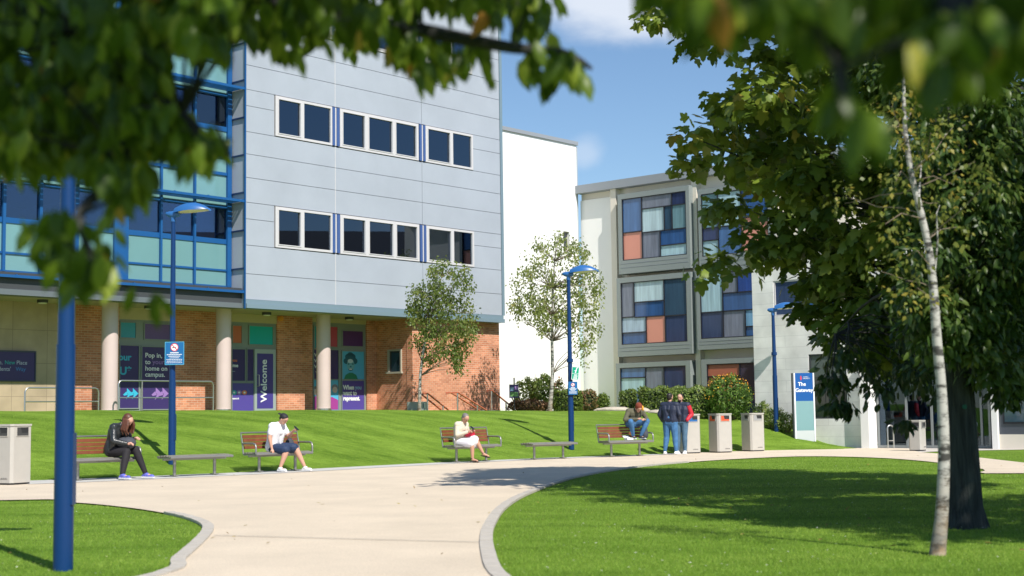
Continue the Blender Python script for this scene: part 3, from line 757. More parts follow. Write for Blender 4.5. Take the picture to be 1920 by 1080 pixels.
# handrails on the terrace (tubular steel)
def railing(p0, p1, ptop, y, posts, label, lower=True, m=None):
    x0, z1 = FA.L(p0, ptop, y); x1 = FA.X(p1, y, ptop)
    t = thing('handrail', label, 'railing', FA.W(x0, y, TER - .05), ANG1, 'tubular railings along the terrace')
    L = x1 - x0; h = z1 - TER + .05; r = .024
    b = MB(); b.tube([(0, 0, 0), (0, 0, h - .12), (.04, 0, h - .03), (.12, 0, h), (L - .12, 0, h), (L - .04, 0, h - .03), (L, 0, h - .12), (L, 0, 0)], r, m or steel, 10); b.build('rail', t, smooth=True)
    b = MB(); b.tube([(0, 0, h * .5), (L, 0, h * .5)], r * .8, m or steel, 8); b.build('mid_rail', t, smooth=True)
    for q in posts: MB().tube([(L * q, 0, 0), (L * q, 0, h)], r * .9, m or steel, 8).build('post', t, smooth=True)
railing(47, 185, 727, .35, (.62,), 'short looped steel railing in front of the stone wall')
railing(222, 400, 713.5, .35, (.24,), 'long steel railing before the campus poster window')
# stair handrails going down to the right
rust = mat('rust_red_rail', (.45, .12, .065), .5)
for i, (p0, pt, p1) in enumerate(((793, 738, 845), (850, 736, 912), (914, 732, 962))):
    x0, z1 = FA.L(p0, pt, -1.2); x1 = FA.X(p1, -1.2, 770)
    lab = ('rust red stair handrail nearest the young birch', 'middle rust red stair handrail against the brick wall', 'rust red stair handrail crossing the end of the brick wall')[i]
    t = thing('handrail', lab, 'railing', FA.W(x0, -1.2, z1 - .95), ANG1, 'rust red handrails of the outside stairs')
    L = x1 - x0
    for y in ((0, .35) if i < 2 else (0,)):
        b = MB(); b.tube([(0, y, .88), (.0, y, .95), (.25, y, .95), (L, y, .3)], .03, rust, 8); b.build('rail', t, smooth=True)
    MB().tube([(.22, 0, -.1), (.22, 0, .93)], .028, steel, 8).build('post', t, smooth=True)
    MB().tube([(L * .72, 0, -.1), (L * .72, 0, .52)], .028, steel, 8).build('post', t, smooth=True)
# utility box
x0, z0 = FA.L(777, 770, -.1); x1, z1 = FA.L(796, 757, -.1)
t = thing('utility_box', 'pale green utility cabinet at the foot of the brick wall', 'cabinet', FA.W((x0 + x1) / 2, 0, TER - .12), ANG1)
pg = mat('pale_green_metal', (.45, .52, .44), .5)
MB().box(-(x1 - x0) / 2, (x1 - x0) / 2, -.3, .28, 0, .42, pg).build('cabinet_body', t, bevel=.01)
MB().box(-.01, .01, -.32, -.302, .05, .36, joint).build('door_seam', t)

# ================================================================== BUILDING W: white rendered tower block, and B: bay building
ANG2 = ANG1 - math.pi / 2
KC = deep(1084, 500, 62.)
FW = Frame((KC.x, KC.y, 0), ANG1)
W_ = thing('white_tower', 'tall blank white rendered stair block beside the grey clad building', 'building', FW.o, ANG1)
rend = mat('white_render', (.82, .81, .79), .85, var=.025, vs=.25, bump=.05, bs=30)
xl = FW.X(930, 0, 500); _, zt1 = FW.L(1000, 256, 0)
b = MB(); sl0, sl1 = FW.X(1056.5, 0, 450), FW.X(1068, 0, 450); sz0, sz1 = FW.L(1062, 470, 0)[1], FW.L(1062, 434, 0)[1]
b.box(xl, sl0, 0, 9, 0, zt1, rend); b.box(sl1, -.001, 0, 9, 0, zt1, rend); b.box(sl0, sl1, 0, 9, 0, sz0, rend); b.box(sl0, sl1, 0, 9, sz1, zt1, rend)
b.build('wall', W_)
b = MB(); b.box(xl, .07, -.07, 9, zt1 + .001, zt1 + .16, mat('lead_parapet', (.27, .29, .32), .5)); b.build('parapet', W_)
f = MB().box(sl0, sl1, .12, .16, sz0, sz1, fr).build('slit_window', W_)
MB().box(sl0 + .05, sl1 - .05, .1, .118, sz0 + .05, sz1 - .05, glp).build('pane', f)
MB().box(.0, .08, -.0, .09, KC.z, zt1 - .05, mat('downpipe_grey', (.4, .42, .43), .5)).build('downpipe', W_)

FB = Frame((KC.x, KC.y, 0), ANG2)
Bd = thing('bay_building', 'pale concrete block with grey framed projecting bays of coloured window panels', 'building', FB.o, ANG2)
conc = mat('pale_concrete', (.72, .66, .57), .8, var=.05, vs=.7)
bayg = mat('bay_grey_metal', (.235, .265, .26), .45, var=.03)
blk = mat('bay_glazing_bar', (.012, .014, .022), .4)
xR = FB.X(1640, 0, 400)
_, zr = FB.L(1200, 345, 0)
b = MB(); b.box(.02, xR, .3, 10, 0, zr - .05, conc)
xw1 = FB.X(1146, 0, 500); zwt = FB.L(1110, 372, 0)[1]
b.box(.02, xw1, .22, .299, 0, zwt, rend)
b.build('wall', Bd)
colx = [(1147, 1157), (1300, 1309), (1452, 1462)]
b = MB()
for a_, q_ in colx: b.box(FB.X(a_, 0, 500), FB.X(q_, 0, 500), .0, .299, 0, zr - .05, conc)
b.build('pilaster', Bd)
b = MB(); b.box(0, xR, -.12, 10.1, zr - .049, zr + .3, mat('lead_parapet', (.27, .29, .32), .5)); b.build('parapet', Bd)
PAL = dict(blu=((.05, .13, .3), .1), sal=((.66, .27, .2), .5), gvi=((.17, .19, .24), .25), nav=((.025, .04, .11), .1), pal=((.42, .55, .6), .35), tea=((.14, .26, .3), .2),
           gbl=((.17, .19, .25), .25), blu2=((.03, .09, .24), .1), pcy=((.34, .5, .56), .3), dte=((.03, .07, .12), .15), psk=((.36, .47, .58), .3), ind=((.035, .055, .125), .15),
           tan=((.45, .36, .26), .5), roy=((.02, .06, .25), .15), rus=((.4, .12, .07), .5), dvi=((.035, .035, .06), .2), sky=((.15, .32, .5), .15))
def pcol(k):
    c, r = PAL[k]; new = 'panel_' + k not in MATS; m = mat('panel_' + k, c, r, spec=.6, var=.3 if r < .4 else .02, vs=1.6)
    if new and r < .4:
        n = m.node_tree; z = next(q for q in n.nodes if q.type == 'TEX_NOISE'); t = next(q for q in n.nodes if q.type == 'TEX_COORD')
        mp = n.nodes.new('ShaderNodeMapping'); mp.inputs['Scale'].default_value = (4.5, 4.5, .35); n.links.new(t.outputs['Object'], mp.inputs[0]); n.links.new(mp.outputs[0], z.inputs['Vector'])
    return m
# curtain like streaks for glass panes
def bay(px0, px1, ptop, pbot, fr_px, rects, back=False):
    pm = (px0 + px1) / 2; y = -.22
    x0, x1 = FB.X(px0, y, ptop), FB.X(px1, y, ptop)
    zt_ = FB.L(px0, ptop, y)[1]; zb_ = FB.L(px0, pbot, y)[1]
    l_, r_, t_, bt = fr_px; s_ = 58 / 2700
    b = MB(); X0, X1, Z0, Z1 = x0 - l_ * s_ * 1.3, x1 + r_ * s_ * 1.3, zb_ - bt * s_, zt_ + t_ * s_
    b.box(X0, x0, y - .06, .298, Z0, Z1, bayg); b.box(x1, X1, y - .06, .298, Z0, Z1, bayg)
    b.box(x0, x1, y - .06, .298, zt_, Z1, bayg); b.box(x0, x1, y - .06, .298, Z0, zb_, bayg)
    if bt > 12:
        for k in (.45, .75): b.box(X0 + .1, X1 - .1, y - .068, y - .0605, Z0 + (zb_ - Z0) * k, Z0 + (zb_ - Z0) * k + .015, joint)
    f = b.build('bay_frame', Bd)
    g = MB(); w_, h_ = x1 - x0, zt_ - zb_; tk = .035
    g.box(x0, x0 + tk, y - .05, y + .05, zb_, zt_, blk); g.box(x1 - tk, x1, y - .05, y + .05, zb_, zt_, blk); g.box(x0 + tk, x1 - tk, y - .05, y + .05, zt_ - tk, zt_, blk); g.box(x0 + tk, x1 - tk, y - .05, y + .05, zb_, zb_ + tk, blk)
    for n_, (u0, v0, u1, v1, c) in enumerate(rects):
        a0, a1, c0, c1 = x0 + u0 * w_, x0 + u1 * w_, zt_ - v1 * h_, zt_ - v0 * h_
        MB().box(a0 + .02, a1 - .02, y + .0, y + .02, c0 + .02, c1 - .02, pcol(c)).build('window_panel', f)
        e = .022
        if u1 < .99: g.box(a1 - e, a1 + e, y - .035 - .0005 * n_, y + .03, c0 + e, c1 - e, blk)
        if v1 < .99: g.box(a0 + e, a1 - e, y - .034 - .0005 * n_, y + .03, c0 - e, c0 + e, blk)
    g.build('glazing_bar', f)
bayA = [(0, 0, .31, .55, 'blu'), (0, .55, .31, 1, 'sal'), (.31, 0, .78, .2, 'gvi'), (.78, 0, 1, .2, 'nav'), (.31, .2, .66, .58, 'pal'), (.66, .2, .78, .58, 'dte'), (.78, .2, 1, .58, 'tea'), (.31, .58, .59, 1, 'gbl'), (.59, .58, 1, .82, 'blu2'), (.59, .82, 1, 1, 'pcy')]
bayB = [(0, 0, .2, .56, 'gbl'), (.2, 0, .66, .33, 'pal'), (.2, .33, .66, .57, 'blu2'), (.66, 0, 1, .58, 'dte'), (0, .56, .38, .81, 'psk'), (0, .81, .38, 1, 'blu2'), (.38, .57, .67, 1, 'sal'), (.67, .58, 1, 1, 'ind')]
bayC = [(0, 0, .39, .2, 'blu'), (.39, 0, .67, .5, 'gbl'), (.67, 0, 1, .5, 'ind'), (0, .2, .39, .5, 'pcy'), (0, .5, .21, 1, 'tan'), (.21, .5, .66, 1, 'blu'), (.66, .5, 1, .8, 'tea'), (.66, .8, 1, 1, 'nav')]
bayD = [(0, 0, .25, .55, 'tea'), (.25, 0, .6, .55, 'pcy'), (0, .55, .25, .75, 'nav'), (0, .75, .25, 1, 'pcy'), (.25, .55, .6, 1, 'blu'), (.6, 0, 1, .45, 'blu2'), (.6, .45, 1, 1, 'sal')]
bayE = [(0, 0, .33, .6, 'pcy'), (.33, 0, .55, .33, 'gvi'), (.55, 0, .8, .33, 'roy'), (.8, 0, 1, .33, 'gvi'), (.33, .33, 1, .6, 'blu2'), (0, .6, .33, 1, 'ind'), (.33, .6, .65, 1, 'gbl'), (.65, .6, 1, .85, 'sky'), (.65, .85, 1, 1, 'blu2')]
bayF = [(0, 0, .5, .22, 'rus'), (.5, 0, 1, .5, 'dvi'), (0, .22, .5, .5, 'rus'), (0, .5, .6, 1, 'dvi'), (.6, .5, 1, 1, 'nav')]
bay(1166.5, 1287, 374, 489.5, (7, 6, 10, 26), bayA); bay(1164.5, 1288, 531, 647, (7, 8, 10, 23), bayB); bay(1163.5, 1287, 690, 785, (7, 8, 9, 6), bayC)
bay(1315, 1440, 365, 482, (5, 6, 10, 22), bayD); bay(1312.5, 1442, 513, 636, (6, 8, 8, 20), bayE); bay(1326, 1450, 683, 790, (9, 8, 9, 6), bayF)

# ================================================================== BUILDING E: low white clad entrance block (nearer)
PE = gnd(1635, 841); FE = Frame((PE.x, PE.y, 0), ANG2)
E_ = thing('entrance_block', 'low white board clad block with glass entrance behind the big trees', 'building', FE.o, ANG2)
bclad = brickmat('white_board_cladding', (.8, .78, .76), (.83, .81, .79), (.67, .65, .64), bw=3.1, rh=.38, ms=.008, bump=.3, rough=.7)
xl, x18 = FE.X(1413, 0, 650), FE.X(1619, 0, 750)
_, ztp = FE.L(1500, 455, 0)
def hole(b, x0, x1, z0, z1, hs, m, y0=0., y1=.3):
    xs_ = sorted({x0, x1, *[h[0] for h in hs], *[h[1] for h in hs]})
    for a, c in zip(xs_[:-1], xs_[1:]):
        cur = z0
        for h in sorted((h for h in hs if h[0] <= a + 1e-6 and h[1] >= c - 1e-6), key=lambda h: h[2]):
            if h[2] > cur: b.box(a, c, y0, y1, cur, h[2], m)
            cur = h[3]
        if cur < z1: b.box(a, c, y0, y1, cur, z1, m)
q = lambda a, t, c, d: (FE.X(a, 0, (t + d) / 2), FE.X(c, 0, (t + d) / 2), FE.L((a + c) / 2, d, 0)[1], FE.L((a + c) / 2, t, 0)[1])
w1, w2 = q(1450, 522, 1573, 590), q(1517.5, 663, 1588, 785)
b = MB(); hole(b, xl, x18, -.2, ztp, [w1, w2], bclad)
b.box(xl, xl + .3, .301, 5, -.2, ztp, bclad)
ent = FE.X(1634, 0, 750); e2 = FE.X(1760, 0, 750); _, zen = FE.L(1700, 690, 0)
b.box(x18 + .002, ent, -.25, .3, -.2, zen + .3, rend)
b.box(x18 + .002, ent, .0, .3, zen + .301, ztp, bclad)
XX = FE.X(2100, 0, 750)
b.box(ent + .002, XX, 0, .3, zen, ztp, bclad)
b.box(xl, XX, .31, 9, ztp - .3, ztp - .02, conc)
b.build('wall', E_)
b = MB(); b.box(xl - .05, XX, -.06, .4, ztp, ztp + .2, mat('lead_parapet', (.27, .29, .32), .5)); b.build('parapet', E_)
for w_, split, nm in ((w1, .5, 0), (w2, 0, 1)):
    x0, x1, z0, z1 = w_
    b = MB(); fm = white if nm == 0 else mat('dark_window_frame', (.04, .045, .05), .4)
    b.box(x0, x1, .02, .12, z0, z0 + .06, fm); b.box(x0, x1, .02, .12, z1 - .06, z1, fm); b.box(x0, x0 + .06, .02, .12, z0 + .06, z1 - .06, fm); b.box(x1 - .06, x1, .02, .12, z0 + .06, z1 - .06, fm)
    if nm == 0: b.box((x0 + x1) / 2 - .03, (x0 + x1) / 2 + .03, .02, .12, z0 + .06, z1 - .06, fm)
    f = b.build('window', E_)
    if nm == 0:
        for i in range(2): xm = (x0 + x1) / 2; MB().box((x0 + .06, xm + .03)[i], (xm - .03, x1 - .06)[i], .06, .07, z0 + .06, z1 - .06, pcol('ind') if i == 0 else pcol('blu2')).build('pane', f)
    else:
        zm = z1 - (z1 - z0) * .35
        MB().box(x0 + .06, x1 - .06, .06, .07, zm, z1 - .06, mat('smoked_panel', (.1, .12, .11), .3)).build('pane', f); MB().box(x0 + .06, x1 - .06, .065, .075, z0 + .06, zm - .002, glp).build('pane', f)
# entrance glazing
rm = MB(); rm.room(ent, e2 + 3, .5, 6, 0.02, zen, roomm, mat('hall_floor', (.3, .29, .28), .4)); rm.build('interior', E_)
fr3 = mat('pale_door_frame', (.24, .26, .26), .45, .2)
b = MB(); xs_ = [ent + .02] + [FE.X(p, .35, 760) for p in (1698, 1745, 1800, 1838)] + [FE.X(1853, .35, 760)]
for x in xs_: b.box(x, x + .07, .3, .4, .02, zen, fr3)
b.box(xs_[0], xs_[-1] + .07, .31, .39, 2.35, 2.43, fr3); b.box(xs_[0], xs_[-1], .305, .395, zen - .12, zen - .001, fr3); b.box(xs_[0], xs_[-1], .305, .395, .025, .1, fr3)
f = b.build('entrance_frame', E_)
gl2 = glass('entrance_glass', (.45, .58, .6), 1.5)
for i in range(len(xs_) - 1): MB().box(xs_[i] + .07, xs_[i + 1], .34, .35, .1, zen - .12, gl2).build('pane', f)
x0 = FE.X(1853, 0, 760) + .12; x1 = FE.X(1871, 0, 760)
b = MB(); b.box(x0, x1, -.1, .3, 0, zen - .002, rend); b.build('pier', E_)
b = MB(); dn = mat('dark_cladding', (.07, .08, .1), .4); b.box(x1 + .002, XX, .02, .3, 0.45, zen - .002, dn); b.box(x1 + .002, XX, -.02, .3, 0, .449, conc); b.build('wall', E_)
xa, xb = FE.X(1883, 0, 760), FE.X(1990, 0, 760); za, zb = FE.L(1900, 791, 0)[1], FE.L(1900, 728, 0)[1]
b = MB(); b.box(xa - .06, xb, -.01, .018, za - .06, zb + .06, blk); f = b.build('window', E_); MB().box(xa, xb, -.02, -.012, za, zb, mat('reflective_glass', (.03, .07, .1), .04, spec=1)).build('pane', f)

# ================================================================== STREET FURNITURE
wood = mat('bench_wood', (.2, .062, .03), .42, var=.25, vs=6, bump=.15, bs=30)
bst = mat('bench_steel', (.34, .33, .31), .38, .75)
def bench(back, label, loc, rz, group):
    t = thing('bench' if back else 'backless_bench', label, 'bench', loc, rz, group)
    L = .78
    b = MB()
    prof = [(-.25, .43), (-.15, .445), (-.05, .44), (.05, .435), (.15, .44)] if back else [(-.22, .43), (-.11, .442), (0, .446), (.11, .442), (.22, .43)]
    for y, z in prof: b.box(-L, L, y - .042, y + .042, z - .015, z + .015, mat('weathered_slat', (.23, .22, .18), .45, var=.25, vs=5, bump=.15, bs=30))
    b.build('seat', t, bevel=.005)
    b = MB()
    for x in (-L - .001, L - .039):
        b.box(x, x + .04, -.3, .22, .385, .413, bst)
    b.tube([(-L, -.3, .415), (L, -.3, .415)], .024, bst, 10); b.tube([(-L, .22, .41), (L, .22, .41)], .02, bst, 10)
    b.box(-L, L, -.03, .03, .35, .384, bst)
    b.build('seat_frame', t)
    for x in (-.5, .5):
        b = MB(); b.tube([(x, 0, 0), (x, 0, .35)], .035, bst, 12); b.box(x - .02, x + .02, -.2, .2, .35, .384, bst) if False else None
        b.build('leg', t, smooth=True)
        MB().box(x - .06, x + .06, -.09, .09, .018, .034, bst).build('foot_plate', t)
    if back:
        b = MB()
        for k in range(4):
            z = .53 + k * .082; y = .235 + k * .022; b.box(-L + .03, L - .03, y - .012, y + .012, z, z + .072, wood)
        b.build('backrest', t, bevel=.004)
        b = MB(); b.tube([(-L, .22, .42), (-L, .25, .6), (-L, .33, .9), (L, .33, .9), (L, .25, .6), (L, .22, .42)], .02, bst, 10); b.build('back_frame', t, smooth=True)
        for x in (-L, L) if True else ():
            b = MB(); b.tube([(x, .27, .66), (x, .0, .66), (x, -.18, .66), (x, -.26, .64), (x, -.29, .58), (x, -.29, .42)], .022, bst, 10); b.build('armrest', t, smooth=True)
    return t
def at(px, py, z=.026): return gnd(px, py, z)
BR = R(44)
GB = 'steel and wood benches along the path'; GBB = 'backless benches along the path'
b1, b2, b3, b4 = at(187, 899), at(520, 884), at(884, 866), at(1173, 855.5)
bench(True, 'wooden backed bench with the woman in black leather jacket on it', b1, BR, GB)
bench(True, 'wooden backed bench with the man in white t-shirt on it', b2, BR, GB)
bench(True, 'wooden backed bench with the woman in cream cardigan on it', b3, BR - R(4), GB)
bench(True, 'wooden backed bench with a food box, nearest the litter bins', b4, BR - R(12), GB)
bench(False, 'backless bench beside the blue lamp post, between the first two occupied benches', at(365, 892), BR, GBB)
bench(False, 'backless bench beside the lamp post with green sign', at(1029, 860.5), BR - R(8), GBB)

bin_m = mat('stone_grey_bin', (.44, .415, .375), .5, var=.04, vs=5)
bin_d = mat('bin_inside', (.02, .02, .022), .6)
def litter_bin(label, loc, rz, colr, h=1.2, w_=.27):
    t = thing('litter_bin', label, 'litter bin', loc, rz, 'square litter bins')
    c = mat('bin_colour_%d' % int(colr[0] * 97 + colr[2] * 13), colr, .5)
    b = MB(); e = .05; P = [(-w_ + e, -w_), (w_ - e, -w_), (w_, -w_ + e), (w_, w_ - e), (w_ - e, w_), (-w_ + e, w_), (-w_, w_ - e), (-w_, -w_ + e)]
    b.prism(P, .03, h - .06, bin_m); b.build('bin_body', t)
    MB().prism([(x * .96, y * .96) for x, y in P], 0, .03, bin_d).build('base', t)
    MB().prism([(x * 1.05, y * 1.05) for x, y in P], h - .058, h - .02, bin_m).build('lid', t)
    for k in range(4):
        rot = Matrix.Rotation(k * math.pi / 2, 3, 'Z'); b = MB()
        z0, z1 = h - .25, h - .085; a = .15
        v = [(-a, -w_ - .003, z0), (a, -w_ - .003, z0), (a, -w_ - .003, z1), (-a, -w_ - .003, z1)]
        b.add([rot @ Vector(q_) for q_ in v], [(0, 1, 2, 3)], bin_d)
        v = [(-a, -w_ - .006, z0), (a, -w_ - .006, z0), (a, -w_ - .006, z0 + .055), (-a, -w_ - .006, z0 + .055)]
        b.add([rot @ Vector(q_) for q_ in v], [(0, 1, 2, 3)], c)
        v = [(-a, -w_ - .0045, z0 + .055), (-a + .13, -w_ - .0045, z0 + .055), (-a + .1, -w_ - .0045, z1), (-a, -w_ - .0045, z1)]
        b.add([rot @ Vector(q_) for q_ in v], [(0, 1, 2, 3)], c)
        for q_ in ((-a - .012, -a, z0 - .012, z1 + .012), (a, a + .012, z0 - .012, z1 + .012), (-a, a, z1, z1 + .012), (-a, a, z0 - .012, z0)):
            vs = [(x, y, z) for z in (q_[2], q_[3]) for x, y in ((q_[0], -w_ - .012), (q_[1], -w_ - .012), (q_[1], -w_), (q_[0], -w_))]
            b.add([rot @ Vector(x) for x in vs], [(3, 2, 1, 0), (4, 5, 6, 7), (0, 1, 5, 4), (1, 2, 6, 5), (2, 3, 7, 6), (3, 0, 4, 7)], bin_m)
        b.build('opening', t)
    # small maker mark low on the lit face
    b = MB()
    for i in range(7): b.box(-.02 + i * .026, .0 + i * .026, -w_ - .004, -w_ - .001, .1, .1 + .022 + .012 * (i % 2), mat('mark_grey', (.2, .19, .18), .6))
    b.build('maker_mark', t)
    return t
litter_bin('square grey litter bin with blue slot beside the standing men', at(1292, 849.5), R(25), (.02, .12, .35))
litter_bin('square grey litter bin with red orange slot, middle of the three', at(1351.5, 848), R(26), (.65, .09, .03))
litter_bin('square grey litter bin with grey slot, rightmost of the three', at(1412.5, 845.5), R(27), (.3, .3, .3))
litter_bin('square grey litter bin at the left edge, nearest the camera', at(22, 907.5), R(-27), (.05, .05, .05))
litter_bin('small square bin near the glass entrance behind the birch', gnd(1721, 845, .02), R(52), (.1, .1, .1), h=.93, w_=.2)

# lamp posts
lampblue = mat('lamp_blue', (.004, .036, .135), .38, spec=.35); lens = mat('lamp_lens', (.62, .6, .45), .25); headb = mat('lamp_head_blue', (.025, .12, .34), .35, spec=.5)
def lamp(label, loc, H, rz=0):
    t = thing('street_lamp', label, 'street lamp', loc, rz, 'blue lamp posts')
    loc = Vector(loc)
    b = MB(); b.tube([(0, 0, 0), (0, 0, 1.9)], [.083, .08], lampblue, 20); b.tube([(0, 0, 1.9), (0, 0, 2.6), (0, 0, H - .25)], [.072, .066, .052], lampblue, 20); b.build('pole', t, smooth=True)
    MB().tube([(0, 0, 2.58), (0, 0, 2.68)], .095, lampblue, 20).build('clamp_ring', t, smooth=True)
    b = MB(); b.box(.065, .087, -.05, .05, .55, 1.15, lampblue); b.build('service_door', t)
    b = MB(); b.tube([(0, 0, H - .3), (0, 0, H - .12)], .062, headb, 16); b.tube([(-.18, 0, H - .1), (-.1, 0, H - .12), (0, 0, H - .13), (.14, 0, H - .1)], [.035, .07, .085, .07], headb, 16); b.build('bracket', t, smooth=True)
    # shell shaped head reaching to +x
    b = MB(); n = 14; k = 8; vs = []; x0, x1 = .05, .92
    for i in range(n + 1):
        u = i / n; x = x0 + (x1 - x0) * u; wd = .21 * math.sin(math.pi * min(1, (.12 + u * .88)) ** .9) ** .55 if u < 1 else .01
        hg = .2 * (math.sin(math.pi * min(1, u * .8 + .18))) ** .8
        for j in range(k + 1):
            a = math.pi * j / k; vs.append((x, -wd * math.cos(a), H - .1 + .06 * math.sin(u * 2.2) + hg * math.sin(a) - u * .02))
    fs = [(i * (k + 1) + j, i * (k + 1) + j + 1, (i + 1) * (k + 1) + j + 1, (i + 1) * (k + 1) + j) for i in range(n) for j in range(k)]
    b.add(vs, fs, headb); b.build('lamp_head', t, smooth=True)
    b = MB(); vs = []
    for i in range(n + 1):
        u = i / n; x = x0 + .1 + (x1 - x0 - .14) * u; wd = .19 * math.sin(math.pi * (.1 + u * .82)) ** .5
        for j in range(k + 1):
            a = math.pi * j / k; vs.append((x, -wd * math.cos(a), H - .085 + .05 * math.sin(u * 2.2) - .055 * math.sin(a) * math.sin(math.pi * (.08 + .84 * u))))
    b.add(vs, fs, lens); b.build('lens', t, smooth=True)
    return t
p1 = gnd(118, 1070, 0); lamp('tall dark blue lamp post nearest the camera at the left, on the lawn', p1, 5.9)
p2 = deep(322, 871, 33.3); lamp('blue lamp post beside the seated woman in leather jacket', p2, 5.92, R(-8))
p3 = deep(1071.5, 843, 42.8); lamp('blue lamp post with green and blue signs in front of the birch', p3, 5.33, R(-10))
q_ = FE.W(FE.X(1455, -1., 780), -1., 0); zq = float(terr(q_.x, q_.y)); q_.z = zq - .05
zt4 = FE.L(1449, 572, -1.)[1]; lamp('blue lamp post in front of the white boarded wall', q_, zt4 - zq, R(-10))
# signs on the posts
sgn_b = mat('sign_panel_blue', (.01, .13, .34), .4); sgn_w = mat('sign_white', (.82, .84, .86), .5); sgn_g = mat('sign_green', (.0, .34, .2), .4); sgn_r = mat('sign_red', (.65, .04, .06), .5); sgn_c = mat('sign_light_blue', (.1, .42, .6), .5)
def ring(b, x, z, r0, r1, y, m, n=20):
    vs = [(x + r * math.cos(2 * math.pi * i / n), y, z + r * math.sin(2 * math.pi * i / n)) for r in (r0, r1) for i in range(n)]
    b.add(vs, [(i, (i + 1) % n, n + (i + 1) % n, n + i) for i in range(n)], m)
def no_smoking(name, label, loc, wd, ht, rz, light=False):
    t = thing(name, label, 'sign', loc, rz)
    MB().box(-wd / 2, wd / 2, 0, .012, 0, ht, sgn_b).build('panel', t, bevel=.003)
    b = MB(); e = .012
    for q in ((-wd / 2, -wd / 2 + e, 0, ht), (wd / 2 - e, wd / 2, 0, ht), (-wd / 2 + e, wd / 2 - e, 0, e), (-wd / 2 + e, wd / 2 - e, ht - e, ht)): b.box(q[0], q[1], -.002, -.0005, q[2], q[3], sgn_c if light else sgn_b)
    b.build('border', t)
    b = MB(); z = ht * .76; r = wd * .2
    b.poly([(r * math.cos(2 * math.pi * i / 20), -.0015, z + r * math.sin(2 * math.pi * i / 20)) for i in range(20)], sgn_w)
    ring(b, 0, z, r * .86, r * 1.04, -.003, sgn_r); b.box(-r * .55, r * .4, -.0032, -.0028, z - .012, z + .006, bin_d)
    b.add([(-r * .7, -.0036, z + r * .55), (-r * .55, -.0036, z + r * .7), (r * .7, -.0036, z - r * .55), (r * .55, -.0036, z - r * .7)], [(0, 1, 2, 3)], sgn_r)
    b.build('emblem', t)
    b = MB()
    for i, (wk, th) in enumerate(((.45, .024), (.8, .016), (.62, .016), (.5, .012), (.84, .012), (.8, .012), (.84, .01))):
        zz = ht * .5 - i * ht * .07; k = 9
        for j in range(k):
            x = -wd * wk / 2 + wd * wk * j / k; b.box(x, x + wd * wk / k * .82, -.0025, -.0012, zz, zz + th, sgn_w)
    b.build('lettering', t)
    return t
s2 = deep(327, 684, 33.15); no_smoking('no_smoking_sign', 'square light blue no smoking sign on the lamp post by the columns', s2, .45, .53, R(-4), True)
s3 = deep(1074.5, 740, 42.67); no_smoking('no_smoking_sign', 'small dark blue no smoking sign under the green one', s3, .27, .385, R(4))
s4 = deep(1078, 712, 42.65)
t = thing('safety_sign', 'green safety sign tilted on the lamp post above the blue sign', 'sign', s4, R(4)); t.rotation_euler = (0, R(5), R(4)); t.scale = (.87,) * 3
MB().box(-.125, .125, 0, .01, 0, .44, sgn_g).build('panel', t, bevel=.003)
b = MB(); 
for q in ((-.125, -.113, 0, .44), (.113, .125, 0, .44), (-.113, .113, 0, .012), (-.113, .113, .428, .44), (-.113, .113, .205, .215)): b.box(q[0], q[1], -.002, -.0005, q[2], q[3], sgn_w)
b.build('border', t)
b = MB(); b.add([(-.02, -.0015, .23), (.02, -.0015, .23), (.05, -.0015, .4), (.02, -.0015, .4)], [(0, 1, 2, 3)], sgn_w); b.ball((.055, -.002, .405), (.018, .001, .018), sgn_w, 8, 4)
b.box(-.05, .04, -.0025, -.001, .3, .315, sgn_w); b.build('emblem', t)
b = MB()
for i in range(4): b.box(-.07 + .01 * i, .08 - .01 * (i % 2), -.0025, -.001, .035 + .04 * i, .058 + .04 * i, sgn_w)
b.build('lettering', t)

# wayfinding monument
mp_ = gnd(1510, 836, .0); D_ = 47.6; mp_ = deep(1511, 834, D_); mp_.z = float(terr(mp_.x, mp_.y)) - .05
t = thing('monument_sign', 'tall blue and pale teal sign pillar reading The Gateway', 'sign', mp_, R(8))
hh = 2.25; hw = .35
MB().box(-hw - .0, hw + .0, .012, .12, 0, hh, mat('monument_side', (.08, .09, .1), .4)).build('back_panel', t)
MB().box(-hw - .04, -hw - .001, -.01, .13, 0, hh, mat('monument_side', (.08, .09, .1), .4)).box(-hw, -hw + .045, -.014, .0, 0, hh, sgn_w).box(hw - .045, hw, -.014, .0, 0, hh, sgn_w).build('frame', t)
MB().box(-hw + .046, hw - .046, 0, .01, hh - .92, hh, mat('monument_blue', (.008, .09, .33), .25)).build('blue_panel', t)
MB().box(-hw + .046, hw - .046, 0, .01, .36, hh - .921, mat('monument_teal', (.2, .35, .37), .2)).build('teal_panel', t)
MB().box(-hw + .046, hw - .046, 0, .01, 0.0, .359, mat('monument_base', (.52, .55, .56), .4)).build('base_panel', t)
text('The', .17, 'lettering', t, -.07, -.004, hh - .42, sgn_w, bold=.004, align='CENTER'); text('Gateway', .17, 'lettering', t, .0, -.004, hh - .62, sgn_w, bold=.004, align='CENTER')
text('CAMPUS', .05, 'lettering', t, -.03, -.004, hh - .15, sgn_w); text('UNIVERSITY', .05, 'lettering', t, -.03, -.004, hh - .2, sgn_w, sx=.9)
b = MB(); b.add([(-.13, -.004, hh - .19), (-.1, -.004, hh - .25), (-.07, -.004, hh - .19), (-.08, -.004, hh - .12), (-.1, -.004, hh - .08), (-.12, -.004, hh - .12)], [(0, 1, 2, 3, 4, 5)], sgn_r); b.build('emblem', t)
